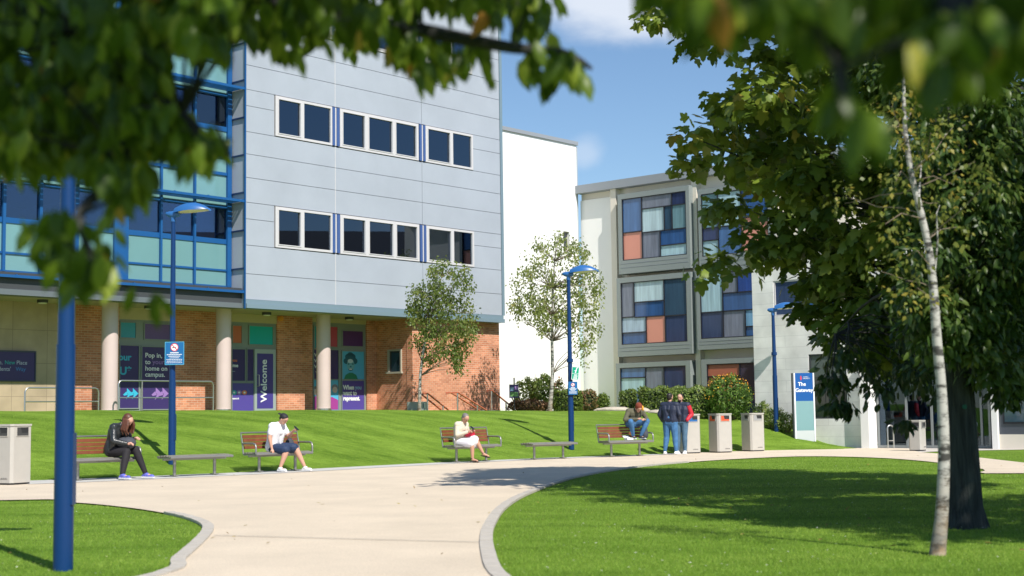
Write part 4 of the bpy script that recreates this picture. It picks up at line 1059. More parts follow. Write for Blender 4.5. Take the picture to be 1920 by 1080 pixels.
# small noticeboard on a post
nb = deep(964, 748, 54.); nb.z = TER - .15
t = thing('notice_board', 'small dark notice board on a thin post left of the bushes', 'sign', nb, R(20))
zb0 = deep(964, 746, 54.).z - nb.z
MB().tube([(.02, .03, 0), (.02, .03, zb0 + .75)], .025, dark, 8).build('post', t)
MB().box(-.18, .18, 0, .03, zb0, zb0 + .5, navy).build('board', t)
MB().box(-.15, .15, -.004, -.001, zb0 + .05, zb0 + .22, mat('notice_green', (.12, .25, .08), .5)).box(.03, .15, -.004, -.001, zb0 + .3, zb0 + .44, lil).box(-.15, -.01, -.004, -.001, zb0 + .26, zb0 + .4, mat('notice_blue', (.2, .3, .45), .5)).build('notice', t)
# cycle stands
for px, py, wpx, label in ((1896, 837, 14, 'steel cycle hoop by the dark window, left one'), (1916, 837, 14, 'steel cycle hoop cut by the right edge'), (1671, 841, 13, 'pale steel hoop in front of the glass entrance'), (1762, 840, 14, 'pale steel hoop just behind the birch trunk')):
    g_ = gnd(px, py, .012); t = thing('cycle_stand', label, 'cycle stand', g_, R(20), 'steel cycle hoops by the entrance')
    D_ = g_.y; hwid = wpx * D_ / 2700 / 2; b = MB(); r_ = min(.09, hwid * .9); hh = .74
    P = [(-hwid, 0, 0), (-hwid, 0, hh - r_)] + [(-hwid + (hwid) * (1 - math.cos(a)), 0, hh - r_ + r_ * math.sin(a)) for a in (R(30), R(60), R(90), R(120), R(150))] + [(hwid, 0, hh - r_), (hwid, 0, 0)]
    b.tube(P, .024, steel, 10); b.build('hoop', t, smooth=True)
    MB().tube([(-hwid, 0, .25), (hwid, 0, .25)], .015, steel, 8).build('crossbar', t)

# ================================================================== PEOPLE
skin = mat('skin', (.56, .31, .22), .55); skin2 = mat('skin_tan', (.5, .27, .18), .55)
eyem = mat('eye_dark', (.02, .015, .012), .3); lipm = mat('lips', (.4, .14, .12), .5)
def capsule(b, p, q, r0, r1, m, n=10):
    p, q = Vector(p), Vector(q); d = (q - p).normalized()
    path = [p - d * r0 * .95, p - d * r0 * .6, p, q, q + d * r1 * .6, q + d * r1 * .95]
    b.tube(path, [r0 * .25, r0 * .8, r0, r1, r1 * .8, r1 * .25], m, n)
def fuse(b, name, parent, m, vox=.012, smooth=2, extra=None):
    """melt overlapping volumes into one continuous skin"""
    me = bpy.data.meshes.new(name); me.from_pydata(b.v, [], b.f); me.materials.append(m)
    o = bpy.data.objects.new(name, me); C.objects.link(o)
    bm = bmesh.new(); bm.from_mesh(me); bmesh.ops.recalc_face_normals(bm, faces=bm.faces); bm.to_mesh(me); bm.free()
    r = o.modifiers.new('r', 'REMESH'); r.mode = 'VOXEL'; r.voxel_size = vox
    s = o.modifiers.new('s', 'SMOOTH'); s.factor = .5; s.iterations = smooth
    me2 = bpy.data.meshes.new_from_object(o.evaluated_get(bpy.context.evaluated_depsgraph_get()))
    bpy.data.objects.remove(o)
    me2.name = name; me2.materials.clear(); me2.materials.append(m)
    if extra:
        for mm in extra.m:
            me2.materials.append(mm)
        bm = bmesh.new(); bm.from_mesh(me2)
        vs = [bm.verts.new(v) for v in extra.v]
        for f, i in zip(extra.f, extra.i):
            try: F_ = bm.faces.new([vs[k] for k in f]); F_.material_index = i + 1
            except ValueError: pass
        bm.to_mesh(me2); bm.free()
    me2.polygons.foreach_set('use_smooth', [True] * len(me2.polygons)); me2.update()
    o = bpy.data.objects.new(name, me2); C.objects.link(o); o.parent = parent
    return o
def frame(fwd, up=(0, 0, 1)):
    f = Vector(fwd).normalized(); l = Vector(up).cross(f).normalized(); u = f.cross(l)
    return Matrix((f, l, u)).transposed()
def hand(b, e, w, m, curl=.5, side=1, fdir=None, pal=None):
    """palm, four fingers and a thumb growing from wrist w, away from elbow e"""
    e, w = Vector(e), Vector(w); d = Vector(fdir).normalized() if fdir else (w - e).normalized()
    n = Vector(pal).normalized() if pal else Vector((0, 0, -1))
    n = (n - d * n.dot(d)); n = n.normalized() if n.length > .1 else d.orthogonal().normalized(); s = d.cross(n) * side
    capsule(b, w, w + d * .07, .026, .03, m, 8); capsule(b, w + d * .02 + s * .012, w + d * .075 + s * .018, .02, .02, m, 8); capsule(b, w + d * .02 - s * .012, w + d * .075 - s * .018, .02, .02, m, 8)
    for k, (o_, L) in enumerate(((.03, .068), (.011, .078), (-.009, .072), (-.028, .056))):
        p = w + d * .08 + s * o_; a = curl
        q1 = p + (d * math.cos(a * .6) + n * math.sin(a * .6)) * L * .45; q2 = q1 + (d * math.cos(a * 1.5) + n * math.sin(a * 1.5)) * L * .32; q3 = q2 + (d * math.cos(a * 2.3) + n * math.sin(a * 2.3)) * L * .23
        b.tube([p, q1, q2, q3], [.0095, .0088, .008, .006], m, 6)
    p = w + d * .025 + s * .028; q1 = p + (d * .6 + s * .7 + n * .25).normalized() * .035; q2 = q1 + (d * .9 + s * .25 + n * .4).normalized() * .03
    b.tube([p, q1, q2], [.012, .011, .008], m, 6)
def person(label, loc, yaw, J, top, bottom, shoes, hair, sk=skin, build=1., scale=1., cat='person'):
    """J: joints in metres, x forward, y left, z up"""
    t = thing('person', label, cat, loc, yaw); t.scale = (scale,) * 3
    V = {k: Vector(v) for k, v in J.items() if isinstance(v, tuple)}
    pel, chest, neck, head = V['pel'], V['chest'], V['neck'], V['head']
    hf = V.get('look', Vector((1, 0, 0))).normalized(); HM = frame(hf, (0, 0, 1) if abs(hf.z) < .95 else (1, 0, 0))
    hp = lambda x, y, z: head + HM @ Vector((x, y, z))
    def torso(b, g, m, wid=1.):
        lft = (V['shl'] - V['shr']).normalized()
        for s in (-1, 1):
            capsule(b, pel + lft * s * .075 * build, (pel + chest) / 2 + lft * s * .065 * build, .105 * build + g, .1 * build + g, m)
            capsule(b, (pel + chest) / 2 + lft * s * .065 * build, chest + lft * s * .09 * build, .1 * build + g, .105 * build + g, m)
        capsule(b, V['shl'], V['shr'], .062 * build + g, .062 * build + g, m)
        capsule(b, chest, neck - (neck - chest) * .1, .11 * build + g, .055 + g, m)
    def arm(b, s, g, m, fr=1.):
        sh, el, wr = V['sh' + s], V['el' + s], V['wr' + s]
        if fr <= .5: capsule(b, sh, sh + (el - sh) * fr * 1.5, .056 * build + g, .05 * build + g, m); return
        capsule(b, sh, el, .052 * build + g, .04 * build + g, m); capsule(b, el, el + (wr - el) * fr, .04 * build + g, .029 + g, m)
    def leg(b, s, g, m, fr=1.):
        hi, kn, an = V['hi' + s], V['kn' + s], V['an' + s]
        if fr <= .5:
            capsule(b, hi, hi + (kn - hi) * fr * 1.9, .092 * build + g, .07 * build + g + .012, m); return
        capsule(b, hi, kn, .09 * build + g, .056 * build + g, m); k2 = kn + (an - kn) * .3
        capsule(b, kn, k2, .056 * build + g, .055 * build + g, m); capsule(b, k2, kn + (an - kn) * fr, .055 * build + g, .036 + g, m)
    # body
    b = MB(); torso(b, -.005, sk)
    capsule(b, neck - (head - neck) * .1, head - (head - neck) * .25, .052, .05, sk)
    b.ball(head, (.095, .074, .088), sk, 14, 10, HM); b.ball(hp(.012, 0, .035), (.1, .077, .085), sk, 14, 10, HM)
    b.ball(hp(.035, 0, -.055), (.055, .052, .055), sk, 12, 8, HM); b.ball(hp(.06, 0, -.09), (.028, .03, .024), sk, 10, 6, HM)
    b.ball(hp(.1, 0, -.018), (.02, .014, .024), sk, 8, 6, HM)
    for s in 'lr':
        arm(b, s, 0, sk); leg(b, s, 0, sk)
        an = V['an' + s]; fd = V.get('ft' + s, Vector((1, 0, -.1))).normalized(); capsule(b, an - Vector((0, 0, .02)), an + fd * .15 - Vector((0, 0, .055)), .04, .028, sk)
    x = MB()
    for s in (-1, 1):
        x.ball(hp(.094, s * .031, .012), (.008, .012, .007), eyem, 8, 6, HM); x.ball(hp(.0, s * .078, -.012), (.018, .01, .028), sk, 8, 6, HM)
        x.ball(hp(.098, s * .031, .032), (.006, .018, .004), hair[0] if hair else eyem, 8, 5, HM)
    x.ball(hp(.09, 0, -.052), (.01, .024, .006), lipm, 10, 5, HM)
    for s, sd in (('l', 1), ('r', -1)):
        if J.get('pocket' + s): continue
        hand(x, V['el' + s], V['wr' + s], sk, J.get('curl' + s, .7), sd, J.get('fd' + s), J.get('pal' + s))
    fuse(b, 'body', t, sk, .013, 2, x)
    # clothes
    if bottom[1] == 'skirt':
        b = MB()
        for s in 'lr': capsule(b, V['hi' + s], V['hi' + s] + (V['kn' + s] - V['hi' + s]) * .92, .125, .115, bottom[0])
        capsule(b, V['hil'] + (V['knl'] - V['hil']) * .5, V['hir'] + (V['knr'] - V['hir']) * .5, .11, .11, bottom[0]); capsule(b, (V['knl'] + V['knr']) / 2, (V['knl'] + V['knr']) / 2 + Vector((-.05, 0, -.12)), .12, .09, bottom[0])
        capsule(b, pel + Vector((0, 0, .1)), pel, .12, .14, bottom[0]); fuse(b, 'skirt', t, bottom[0], .014, 3)
    else:
        fr = {'long': .96, 'short': .48}[bottom[1]]; b = MB()
        for s in 'lr': leg(b, s, .014, bottom[0], fr)
        capsule(b, V['hil'], V['hir'], .108 * build, .108 * build, bottom[0]); capsule(b, pel, pel + (chest - pel) * .25, .115 * build, .11 * build, bottom[0])
        fuse(b, 'trousers' if fr > .5 else 'shorts', t, bottom[0], .012, 2)
    b = MB(); torso(b, .018, top[0]); capsule(b, pel + (chest - pel) * .05 + Vector((0, .06 * build, 0)), pel + (chest - pel) * .05 + Vector((0, -.06 * build, 0)), .118 * build, .118 * build, top[0])
    slv = top[2] if len(top) > 2 and top[2] else None
    if not slv:
        for s in 'lr': arm(b, s, .014, top[0], .93 if top[1] == 'long' else .4)
    fuse(b, top[3] if len(top) > 3 else 'jacket', t, top[0], .012, 2)
    if slv:
        for s in 'lr': b = MB(); arm(b, s, .026, slv, .93); fuse(b, 'sleeve', t, slv, .012, 2)
    for s in 'lr':
        b = MB(); an = V['an' + s]; fd = V.get('ft' + s, Vector((1, 0, 0))); fd = Vector((fd.x, fd.y, fd.z)).normalized(); z = Vector((0, 0, 1))
        if shoes[1] == 'shoe':
            capsule(b, an - z * .02, an + fd * .05 - z * .035, .048, .045, shoes[0]); capsule(b, an - fd * .045 - z * .05, an + fd * .165 - z * .055, .04, .036, shoes[0]); f_ = fuse(b, 'shoe', t, shoes[0], .01, 1)
            m_ = mat('sole_white', (.7, .7, .72), .6); b = MB(); c0 = an - fd * .065 - z * .082; c1 = an + fd * .195 - z * .084; sd = fd.cross(z).normalized() * .042
            b.add([c0 - sd, c0 + sd, c1 + sd * .8, c1 - sd * .8, c0 - sd + z * .022, c0 + sd + z * .022, c1 + sd * .8 + z * .02, c1 - sd * .8 + z * .02], [(3, 2, 1, 0), (4, 5, 6, 7), (0, 1, 5, 4), (1, 2, 6, 5), (2, 3, 7, 6), (3, 0, 4, 7)], m_); b.build('sole', f_)
        else:
            sd = fd.cross(z).normalized() * .042; c0 = an - fd * .06 - z * .085; c1 = an + fd * .19 - z * .1
            b.add([c0 - sd, c0 + sd, c1 + sd, c1 - sd, c0 - sd + z * .02, c0 + sd + z * .02, c1 + sd + z * .02, c1 - sd + z * .02], [(3, 2, 1, 0), (4, 5, 6, 7), (0, 1, 5, 4), (1, 2, 6, 5), (2, 3, 7, 6), (3, 0, 4, 7)], shoes[0])
            capsule(b, an + fd * .11 - z * .06 - sd, an + fd * .11 - z * .06 + sd, .016, .016, shoes[0], 8); b.tube([an + sd * .95 + z * .0, an - fd * .05, an - sd * .95, an + fd * .05 + z * .01, an + sd * .95], .009, shoes[0], 6); b.build('sandal', t)
    if hair:
        b = MB(); hm, st = hair[0], hair[1]
        if st != 'cap':
            b.ball(hp(-.022, 0, .05), (.1, .086, .085), hm, 14, 10, HM); b.ball(hp(-.035, 0, .0), (.085, .084, .085), hm, 14, 10, HM)
        if st == 'long':
            for s in (-1, 1):
                for k in range(4):
                    a0 = hp(.05 - .03 * k, s * .075, .05 - .015 * k); dn_ = Vector((.0 + .05 * (1 - k * .5), s * .02, -1))
                    b.tube([a0, a0 + dn_ * .1 + Vector((.01, s * .02, 0)), a0 + dn_ * .2 + Vector((-.02, s * .035, 0)), a0 + dn_ * (.27 + .05 * (k % 2))], [.026, .028, .024, .008], hm, 8)
        if st == 'cap':
            cm = hair[2]; b.ball(hp(-.012, 0, .06), (.108, .09, .075), cm, 16, 10, HM); b.ball(hp(-.02, 0, .03), (.1, .088, .04), cm, 14, 8, HM)
            c_ = fuse(b, 'cap', t, cm, .01, 1)
            b = MB(); b.ball(hp(-.14, 0, .045), (.06, .06, .012), cm, 12, 6, HM); b.build('cap_peak', c_, smooth=True)
            b = MB(); b.ball(hp(-.04, 0, -.01), (.07, .08, .045), hm, 12, 8, HM); fuse(b, 'hair', t, hm, .01, 1)
        elif st == 'beanie':
            cm = hair[2]; bb = MB(); bb.ball(hp(-.02, 0, .065), (.115, .098, .1), cm, 16, 10, HM); capsule(bb, hp(-.02, 0, .03), hp(-.02, 0, .045), .1, .1, cm, 16); fuse(bb, 'beanie', t, cm, .01, 1)
            fuse(b, 'hair', t, hm, .012, 1)
        else: fuse(b, 'hair', t, hm, .01, 1)
        if len(hair) > 3 and hair[3] == 'beard':
            b = MB(); b.ball(hp(.055, 0, -.07), (.045, .056, .045), hm, 12, 8, HM); fuse(b, 'beard', t, hm, .01, 1)
    return t
blackl = mat('black_leather', (.022, .026, .028), .33, var=.2, vs=20, bump=.4, bs=25); leg_b = mat('black_leggings', (.012, .01, .013), .8)
tee = mat('white_tee', (.74, .73, .76), .8, bump=.3, bs=18); shortn = mat('navy_shorts', (.012, .03, .08), .7, bump=.3, bs=20)
creamc = mat('cream_knit', (.62, .55, .43), .9, bump=.4, bs=60); skirtw = mat('white_skirt', (.78, .74, .78), .8, bump=.3, bs=16)
denim = mat('denim', (.05, .15, .32), .85, var=.35, vs=7, bump=.2, bs=60); denim2 = mat('grey_denim', (.07, .14, .22), .85, var=.3, vs=7)
navyj = mat('navy_jacket', (.015, .022, .05), .6, bump=.4, bs=14); redj = mat('red_sleeve', (.5, .012, .03), .6, bump=.2, bs=14); olive = mat('olive_jacket', (.1, .095, .06), .85, bump=.4, bs=20)
hbrown = mat('brown_hair', (.1, .035, .018), .5, var=.35, vs=25); hgrey = mat('grey_hair', (.17, .155, .15), .55, var=.3, vs=25); hblk = mat('dark_hair', (.014, .01, .009), .5)
beaniem = mat('maroon_knit', (.19, .04, .02), .95, bump=.5, bs=60); capm = mat('black_cap', (.014, .014, .018), .7)
wshoe = mat('white_shoe', (.75, .75, .76), .5); pshoe = mat('blue_trainer', (.12, .13, .5), .5, var=.5, vs=30); bsand = mat('black_sandal', (.02, .015, .015), .5); dshoe = mat('dark_shoe', (.05, .055, .07), .5)
def seatpt(c, rz, du, dy=.0, z=0.): return c + Vector((math.cos(rz) * du - math.sin(rz) * dy, math.sin(rz) * du + math.cos(rz) * dy, z))
# woman in leather jacket
pw1 = seatpt(b1, BR, .3, .0)
person('long brown haired woman in black leather jacket hunched forward on a bench', pw1, R(-22),
       dict(pel=(0, 0, .56), chest=(.12, 0, .93), neck=(.2, 0, 1.05), head=(.33, 0, 1.13), look=(.75, .0, -.65), shl=(.14, .17, 1.0), shr=(.14, -.17, 1.0), ell=(.22, .24, .74), elr=(.2, -.25, .74), wrl=(.44, .1, .78), wrr=(.43, -.12, .68),
            hil=(.03, .09, .54), hir=(.03, -.09, .54), knl=(.44, .12, .56), knr=(.42, -.13, .53), anl=(.62, .2, .1), anr=(.44, -.28, .1), ftl=(1, 0, 0), ftr=(1, -.1, 0), fdr=(1, .1, .1), fdl=(.9, -.3, .1)),
       (blackl, 'long', None, 'leather_jacket'), (leg_b, 'long'), (pshoe, 'shoe'), (hbrown, 'long'), build=1.15, scale=1.08)
# rucksack on her lap
t = thing('rucksack', 'dark grey rucksack on the lap of the leather jacket woman', 'bag', pw1 + Vector((.3, -.12, .76)), R(-22))
rs = mat('charcoal_fabric', (.05, .055, .07), .8, bump=.4, bs=30); b = MB()
b.ball((0, 0, 0), (.2, .2, .12), rs); b.ball((.06, -.02, -.01), (.19, .16, .13), rs); fuse(b, 'bag_body', t, rs, .014, 2)
b = MB(); b.ball((.13, 0, .01), (.06, .11, .06), mat('charcoal_pocket', (.07, .075, .09), .8)); b.build('pocket', t, smooth=True); MB().tube([(-.1, .1, .09), (0, .16, .13), (.1, .1, .09)], .014, rs, 6).build('strap', t, smooth=True)
# man in white tee
pm2 = seatpt(b2, BR, -.12, -.03)
person('man in white t-shirt, navy shorts and backwards black cap on a bench', pm2, R(-26),
       dict(pel=(0, 0, .56), chest=(.08, 0, .93), neck=(.15, 0, 1.1), head=(.27, 0, 1.2), look=(.8, -.05, -.55), shl=(.1, .2, 1.04), shr=(.1, -.2, 1.04), ell=(.24, .26, .8), elr=(.08, -.27, .78), wrl=(.46, .12, .93), wrr=(.14, -.27, .53),
            hil=(.03, .1, .54), hir=(.03, -.1, .54), knl=(.46, .2, .54), knr=(.44, -.12, .5), anl=(.64, .32, .1), anr=(.32, -.2, .1), ftl=(1, -.1, 0), ftr=(1, -.2, 0), curll=1.1, curlr=.3, fdr=(.4, 0, -.8), fdl=(.8, -.2, .4)),
       (tee, 'short', None, 't_shirt'), (shortn, 'short'), (wshoe, 'shoe'), (hblk, 'cap', capm), build=1.28)
ph = mat('phone_black', (.015, .015, .02), .2)
def phone(label, base, yaw, p, tilt=-50):
    m_ = Matrix.Rotation(yaw, 3, 'Z'); q = base + m_ @ Vector(p); t = thing('phone', label, 'phone', q, yaw); t.rotation_euler = (0, R(tilt), yaw)
    MB().box(-.004, .004, -.036, .036, -.07, .07, ph).build('phone_body', t, bevel=.002); MB().box(-.0052, -.0042, -.032, .032, -.063, .063, mat('phone_screen', (.04, .06, .09), .1)).build('screen', t)
phone('dark phone held up by the man in white t-shirt', pm2, R(-26), (.56, .1, .99))
t = thing('rucksack', 'dark bag behind the man in white t-shirt on the bench', 'bag', seatpt(b2, BR, .33, -.02, .46), BR)
b = MB(); b.ball((0, 0, .14), (.12, .09, .16), rs); b.ball((0, -.05, .1), (.1, .08, .1), rs); fuse(b, 'bag_body', t, rs, .014, 2); MB().tube([(-.05, 0, .28), (0, 0, .34), (.05, 0, .28)], .012, rs, 6).build('strap', t, smooth=True)
# woman in cream cardigan
pw3 = seatpt(b3, BR, -.42, -.02)
person('grey haired woman in cream cardigan and white skirt with crossed legs on a bench', pw3, R(-38),
       dict(pel=(0, 0, .55), chest=(.04, 0, .9), neck=(.1, 0, 1.05), head=(.19, 0, 1.15), look=(.8, -.1, -.6), shl=(.06, .17, .99), shr=(.06, -.17, .99), ell=(.1, .24, .72), elr=(.1, -.24, .72), wrl=(.34, .08, .83), wrr=(.34, -.07, .8),
            hil=(.03, .09, .54), hir=(.03, -.09, .54), knl=(.47, .08, .6), knr=(.45, -.05, .5), anl=(.62, .2, .24), anr=(.44, -.02, .1), ftl=(1, .4, -.2), ftr=(1, .1, 0), curll=1., curlr=1., fdl=(.9, -.3, .2), fdr=(.9, .3, .2)),
       (creamc, 'long', None, 'cardigan'), (skirtw, 'skirt'), (bsand, 'sandal'), (hgrey, 'short'), sk=skin2, build=1.15)
t = thing('handbag', 'small red handbag on the white skirt of the seated woman', 'bag', pw3 + Matrix.Rotation(R(-38), 3, 'Z') @ Vector((.3, .05, .72)), R(-10)); redb = mat('red_bag', (.6, .02, .06), .4)
MB().box(-.13, .13, -.05, .05, -.05, .07, redb).build('bag_body', t, bevel=.02); MB().box(-.135, .135, -.055, .055, .03, .075, mat('red_bag_flap', (.68, .04, .08), .4)).build('flap', t, bevel=.015); MB().tube([(-.1, 0, .07), (-.05, 0, .13), (.05, 0, .13), (.1, 0, .07)], .008, mat('cream_strap', (.7, .5, .4), .5), 6).build('strap', t, smooth=True)
phone('dark phone in the hands of the cardigan woman', pw3, R(-38), (.43, 0, .9))
# crouching on the bench back
R4 = BR - R(12); pm4 = seatpt(b4, R4, .42, .13, 0)
person('person in maroon beanie and olive jacket perched on a bench backrest, feet on the seat', pm4, R(-62),
       dict(pel=(-.12, 0, .95), chest=(.04, 0, 1.23), neck=(.13, 0, 1.33), head=(.25, 0, 1.37), look=(.75, 0, -.65), shl=(.07, .22, 1.28), shr=(.07, -.22, 1.28), ell=(.12, .38, 1.04), elr=(.12, -.38, 1.04), wrl=(.36, .12, 1.04), wrr=(.36, -.1, 1.06),
            hil=(-.09, .1, .93), hir=(-.09, -.1, .93), knl=(.28, .27, .99), knr=(.28, -.29, .99), anl=(.16, .12, .57), anr=(.14, -.12, .57), ftl=(1, .2, 0), ftr=(1, -.2, 0), fdl=(.6, -.8, .1), fdr=(.6, .8, .1)),
       (olive, 'long', None, 'jacket'), (denim, 'long'), (dshoe, 'shoe'), (hbrown, 'beanie', beaniem), build=1.22)
t = thing('headphones', 'bright orange yellow ear cover beside the maroon beanie', 'headphones', pm4 + Matrix.Rotation(R(-62), 3, 'Z') @ Vector((.27, .115, 1.38)), R(-62)); am = mat('amber_plush', (.8, .38, .03), .8)
b = MB(); b.ball((0, 0, 0), (.06, .04, .065), am); b.ball((.03, .01, -.05), (.03, .02, .04), am); b.build('ear_cushion', t, smooth=True)
t = thing('rucksack', 'black rucksack standing on the bench end behind the beanie person', 'bag', seatpt(b4, R4, .68, .0, .46), R4)
b = MB(); b.ball((0, 0, .2), (.12, .1, .22), rs); b.ball((0, -.05, .14), (.1, .08, .12), rs); fuse(b, 'bag_body', t, rs, .014, 2); MB().tube([(-.05, 0, .4), (0, 0, .46), (.05, 0, .4)], .012, rs, 6).build('strap', t, smooth=True)
t = thing('food_box', 'open white takeaway box on the bench by the beanie person', 'box', seatpt(b4, R4, .1, -.04, .462), R4)
MB().prism([(-.11, -.08), (.11, -.08), (.11, .08), (-.11, .08)], 0, .06, sgn_w).build('tray', t, bevel=.008); MB().add([(-.11, .08, .062), (.11, .08, .062), (.11, .16, .12), (-.11, .16, .12), (-.11, .083, .055), (.11, .083, .055), (.11, .163, .113), (-.11, .163, .113)], [(0, 1, 2, 3), (7, 6, 5, 4), (0, 4, 5, 1), (1, 5, 6, 2), (2, 6, 7, 3), (3, 7, 4, 0)], sgn_w).build('lid', t)
# standing men
ps5 = at(1258, 852)
person('man seen from behind in navy jacket and blue jeans, hands in pockets', ps5, R(62),
       dict(pel=(0, 0, .98), chest=(0, 0, 1.3), neck=(-.01, 0, 1.5), head=(.02, 0, 1.64), look=(1, -.25, -.05), shl=(0, .21, 1.42), shr=(0, -.21, 1.42), ell=(-.05, .31, 1.15), elr=(-.05, -.31, 1.15), wrl=(.06, .26, .95), wrr=(.06, -.26, .95),
            hil=(0, .1, .93), hir=(0, -.1, .93), knl=(.03, .13, .5), knr=(.03, -.13, .5), anl=(-.03, .17, .09), anr=(.0, -.16, .09), ftl=(1, .2, 0), ftr=(1, -.2, 0), pocketl=1, pocketr=1),
       (navyj, 'long', None, 'jacket'), (denim, 'long'), (wshoe, 'shoe'), (hblk, 'short'), build=1.3, scale=1.02)
ps6 = at(1279.5, 851) + Vector((.02, .55, 0)); ps6.z = .03
ps6 = deep(1278.5, 849, ps5.y + .45); ps6.z = float(terr(ps6.x, ps6.y)) + .02
person('bearded man in dark jacket with red sleeves facing his friend', ps6, R(-112),
       dict(pel=(0, 0, .98), chest=(0, 0, 1.3), neck=(0, 0, 1.5), head=(.03, 0, 1.63), look=(1, -.15, -.05), shl=(0, .21, 1.42), shr=(0, -.21, 1.42), ell=(-.06, .3, 1.15), elr=(-.06, -.3, 1.15), wrl=(.1, .2, .98), wrr=(.1, -.22, .98),
            hil=(0, .1, .93), hir=(0, -.1, .93), knl=(.02, .1, .5), knr=(.02, -.1, .5), anl=(0, .1, .09), anr=(0, -.12, .09), pocketl=1, pocketr=1),
       (navyj, 'long', redj, 'varsity_jacket'), (denim2, 'long'), (wshoe, 'shoe'), (hblk, 'short', None, 'beard'), build=1.2, scale=1.02)

# ================================================================== VEGETATION
bark = mat('dark_bark', (.03, .03, .026), .9, var=.35, vs=9, bump=1., bs=14)
def barkmat():
    m = mat('ridged_bark', (.06, .06, .052), .92); n = m.node_tree; p = n.nodes['Principled BSDF']
    t = n.nodes.new('ShaderNodeTexCoord'); q = n.nodes.new('ShaderNodeMapping'); q.inputs['Scale'].default_value = (22, 22, 2.2)
    z = n.nodes.new('ShaderNodeTexNoise'); z.inputs['Scale'].default_value = 1; z.inputs['Detail'].default_value = 7; z.inputs['Distortion'].default_value = .8
    r = n.nodes.new('ShaderNodeValToRGB'); e = r.color_ramp.elements; e[0].position = .35; e[0].color = (.012, .015, .014, 1); e[1].position = .7; e[1].color = (.05, .058, .05, 1)
    b = n.nodes.new('ShaderNodeBump'); b.inputs['Strength'].default_value = 1; b.inputs['Distance'].default_value = .04
    n.links.new(t.outputs['Object'], q.inputs[0]); n.links.new(q.outputs[0], z.inputs['Vector']); n.links.new(z.outputs['Fac'], r.inputs[0]); n.links.new(r.outputs[0], p.inputs['Base Color']); n.links.new(z.outputs['Fac'], b.inputs['Height']); n.links.new(b.outputs[0], p.inputs['Normal'])
    return m
RB_ = barkmat()
def birchbark():
    m = mat('birch_bark', (.55, .52, .48), .7); n = m.node_tree; p = n.nodes['Principled BSDF']
    t = n.nodes.new('ShaderNodeTexCoord'); q = n.nodes.new('ShaderNodeMapping'); q.inputs['Scale'].default_value = (6, 6, 16)
    z = n.nodes.new('ShaderNodeTexNoise'); z.inputs['Scale'].default_value = 1; z.inputs['Detail'].default_value = 6; z.inputs['Roughness'].default_value = .65
    r = n.nodes.new('ShaderNodeValToRGB'); e = r.color_ramp.elements; e[0].position = .4; e[0].color = (.05, .045, .04, 1); e[1].position = .53; e[1].color = (.45, .425, .39, 1)
    s = n.nodes.new('ShaderNodeSeparateXYZ'); mr = n.nodes.new('ShaderNodeMapRange'); mr.inputs[1].default_value = .05; mr.inputs[2].default_value = .75; mr.inputs[3].default_value = .75; mr.inputs[4].default_value = 0
    z2 = n.nodes.new('ShaderNodeTexNoise'); z2.inputs['Scale'].default_value = 9; z2.inputs['Detail'].default_value = 5
    r2 = n.nodes.new('ShaderNodeValToRGB'); f = r2.color_ramp.elements; f[0].position = .4; f[0].color = (.09, .07, .05, 1); f[1].position = .62; f[1].color = (.33, .22, .12, 1)
    x = n.nodes.new('ShaderNodeMix'); x.data_type = 'RGBA'
    n.links.new(t.outputs['Object'], q.inputs[0]); n.links.new(q.outputs[0], z.inputs['Vector']); n.links.new(z.outputs['Fac'], r.inputs[0]); n.links.new(t.outputs['Object'], s.inputs[0]); n.links.new(s.outputs[2], mr.inputs[0])
    n.links.new(t.outputs['Object'], z2.inputs['Vector']); n.links.new(z2.outputs['Fac'], r2.inputs[0]); n.links.new(mr.outputs[0], x.inputs[0]); n.links.new(r.outputs[0], x.inputs[6]); n.links.new(r2.outputs[0], x.inputs[7]); n.links.new(x.outputs[2], p.inputs['Base Color'])
    return m
BB = birchbark()
def wob(p, q, n=6, a=.12, sag=0.):
    p, q = Vector(p), Vector(q); L = (q - p).length; out = []
    off = Vector((0, 0, 0))
    for i in range(n + 1):
        t = i / n; out.append(p.lerp(q, t) + off + Vector((0, 0, sag * L * math.sin(math.pi * t)))); off += Vector([random.gauss(0, a * L / n) for _ in range(3)]) * (i < n - 1)
    return out
def clusters(cs, rad, per, flat=.45):
    """leaf points around cluster centres"""
    cs = np.asarray(cs, float); N = len(cs) * per
    c = np.repeat(cs, per, axis=0); d = rng.normal(size=(N, 3)); d /= np.linalg.norm(d, axis=1, keepdims=True)
    r = rng.random(N) ** .55; rr = np.repeat(np.broadcast_to(rad, len(cs)), per)
    off = d * (r * rr)[:, None]; off[:, 2] *= flat
    off[:, 2] -= (off[:, 0] ** 2 + off[:, 1] ** 2) * .25
    return c + off, off
# ---- big sycamore
TB = Vector((6.68, 22.0, 0))
def prof(z, P): return np.interp(z, [a for a, _ in P], [r for _, r in P])
SY = [(2.3, 1.2), (3.0, 2.3), (3.6, 2.9), (4.4, 3.3), (5.6, 3.9), (7, 3.95), (9, 3.8), (10.5, 3.2), (12, 1.8), (13, .6)]
cs, rads = [], []
while len(cs) < 520:
    z = random.uniform(2.3, 12.9); a = random.uniform(0, 2 * math.pi); R_ = float(prof(z, SY)); f = random.uniform(.25, 1) ** .5
    lump = 1 + .14 * math.sin(3 * a + z * 1.3) + .1 * math.sin(7 * a - z * 2.1)
    cs.append((TB.x + R_ * f * lump * math.cos(a), TB.y + R_ * f * lump * math.sin(a), z + random.uniform(-.2, .2) - .2 * f)); rads.append(random.uniform(.4, .8))
t = thing('sycamore_tree', 'large dark green broad leaved tree with lobed leaves at the right', 'tree', TB, 0)
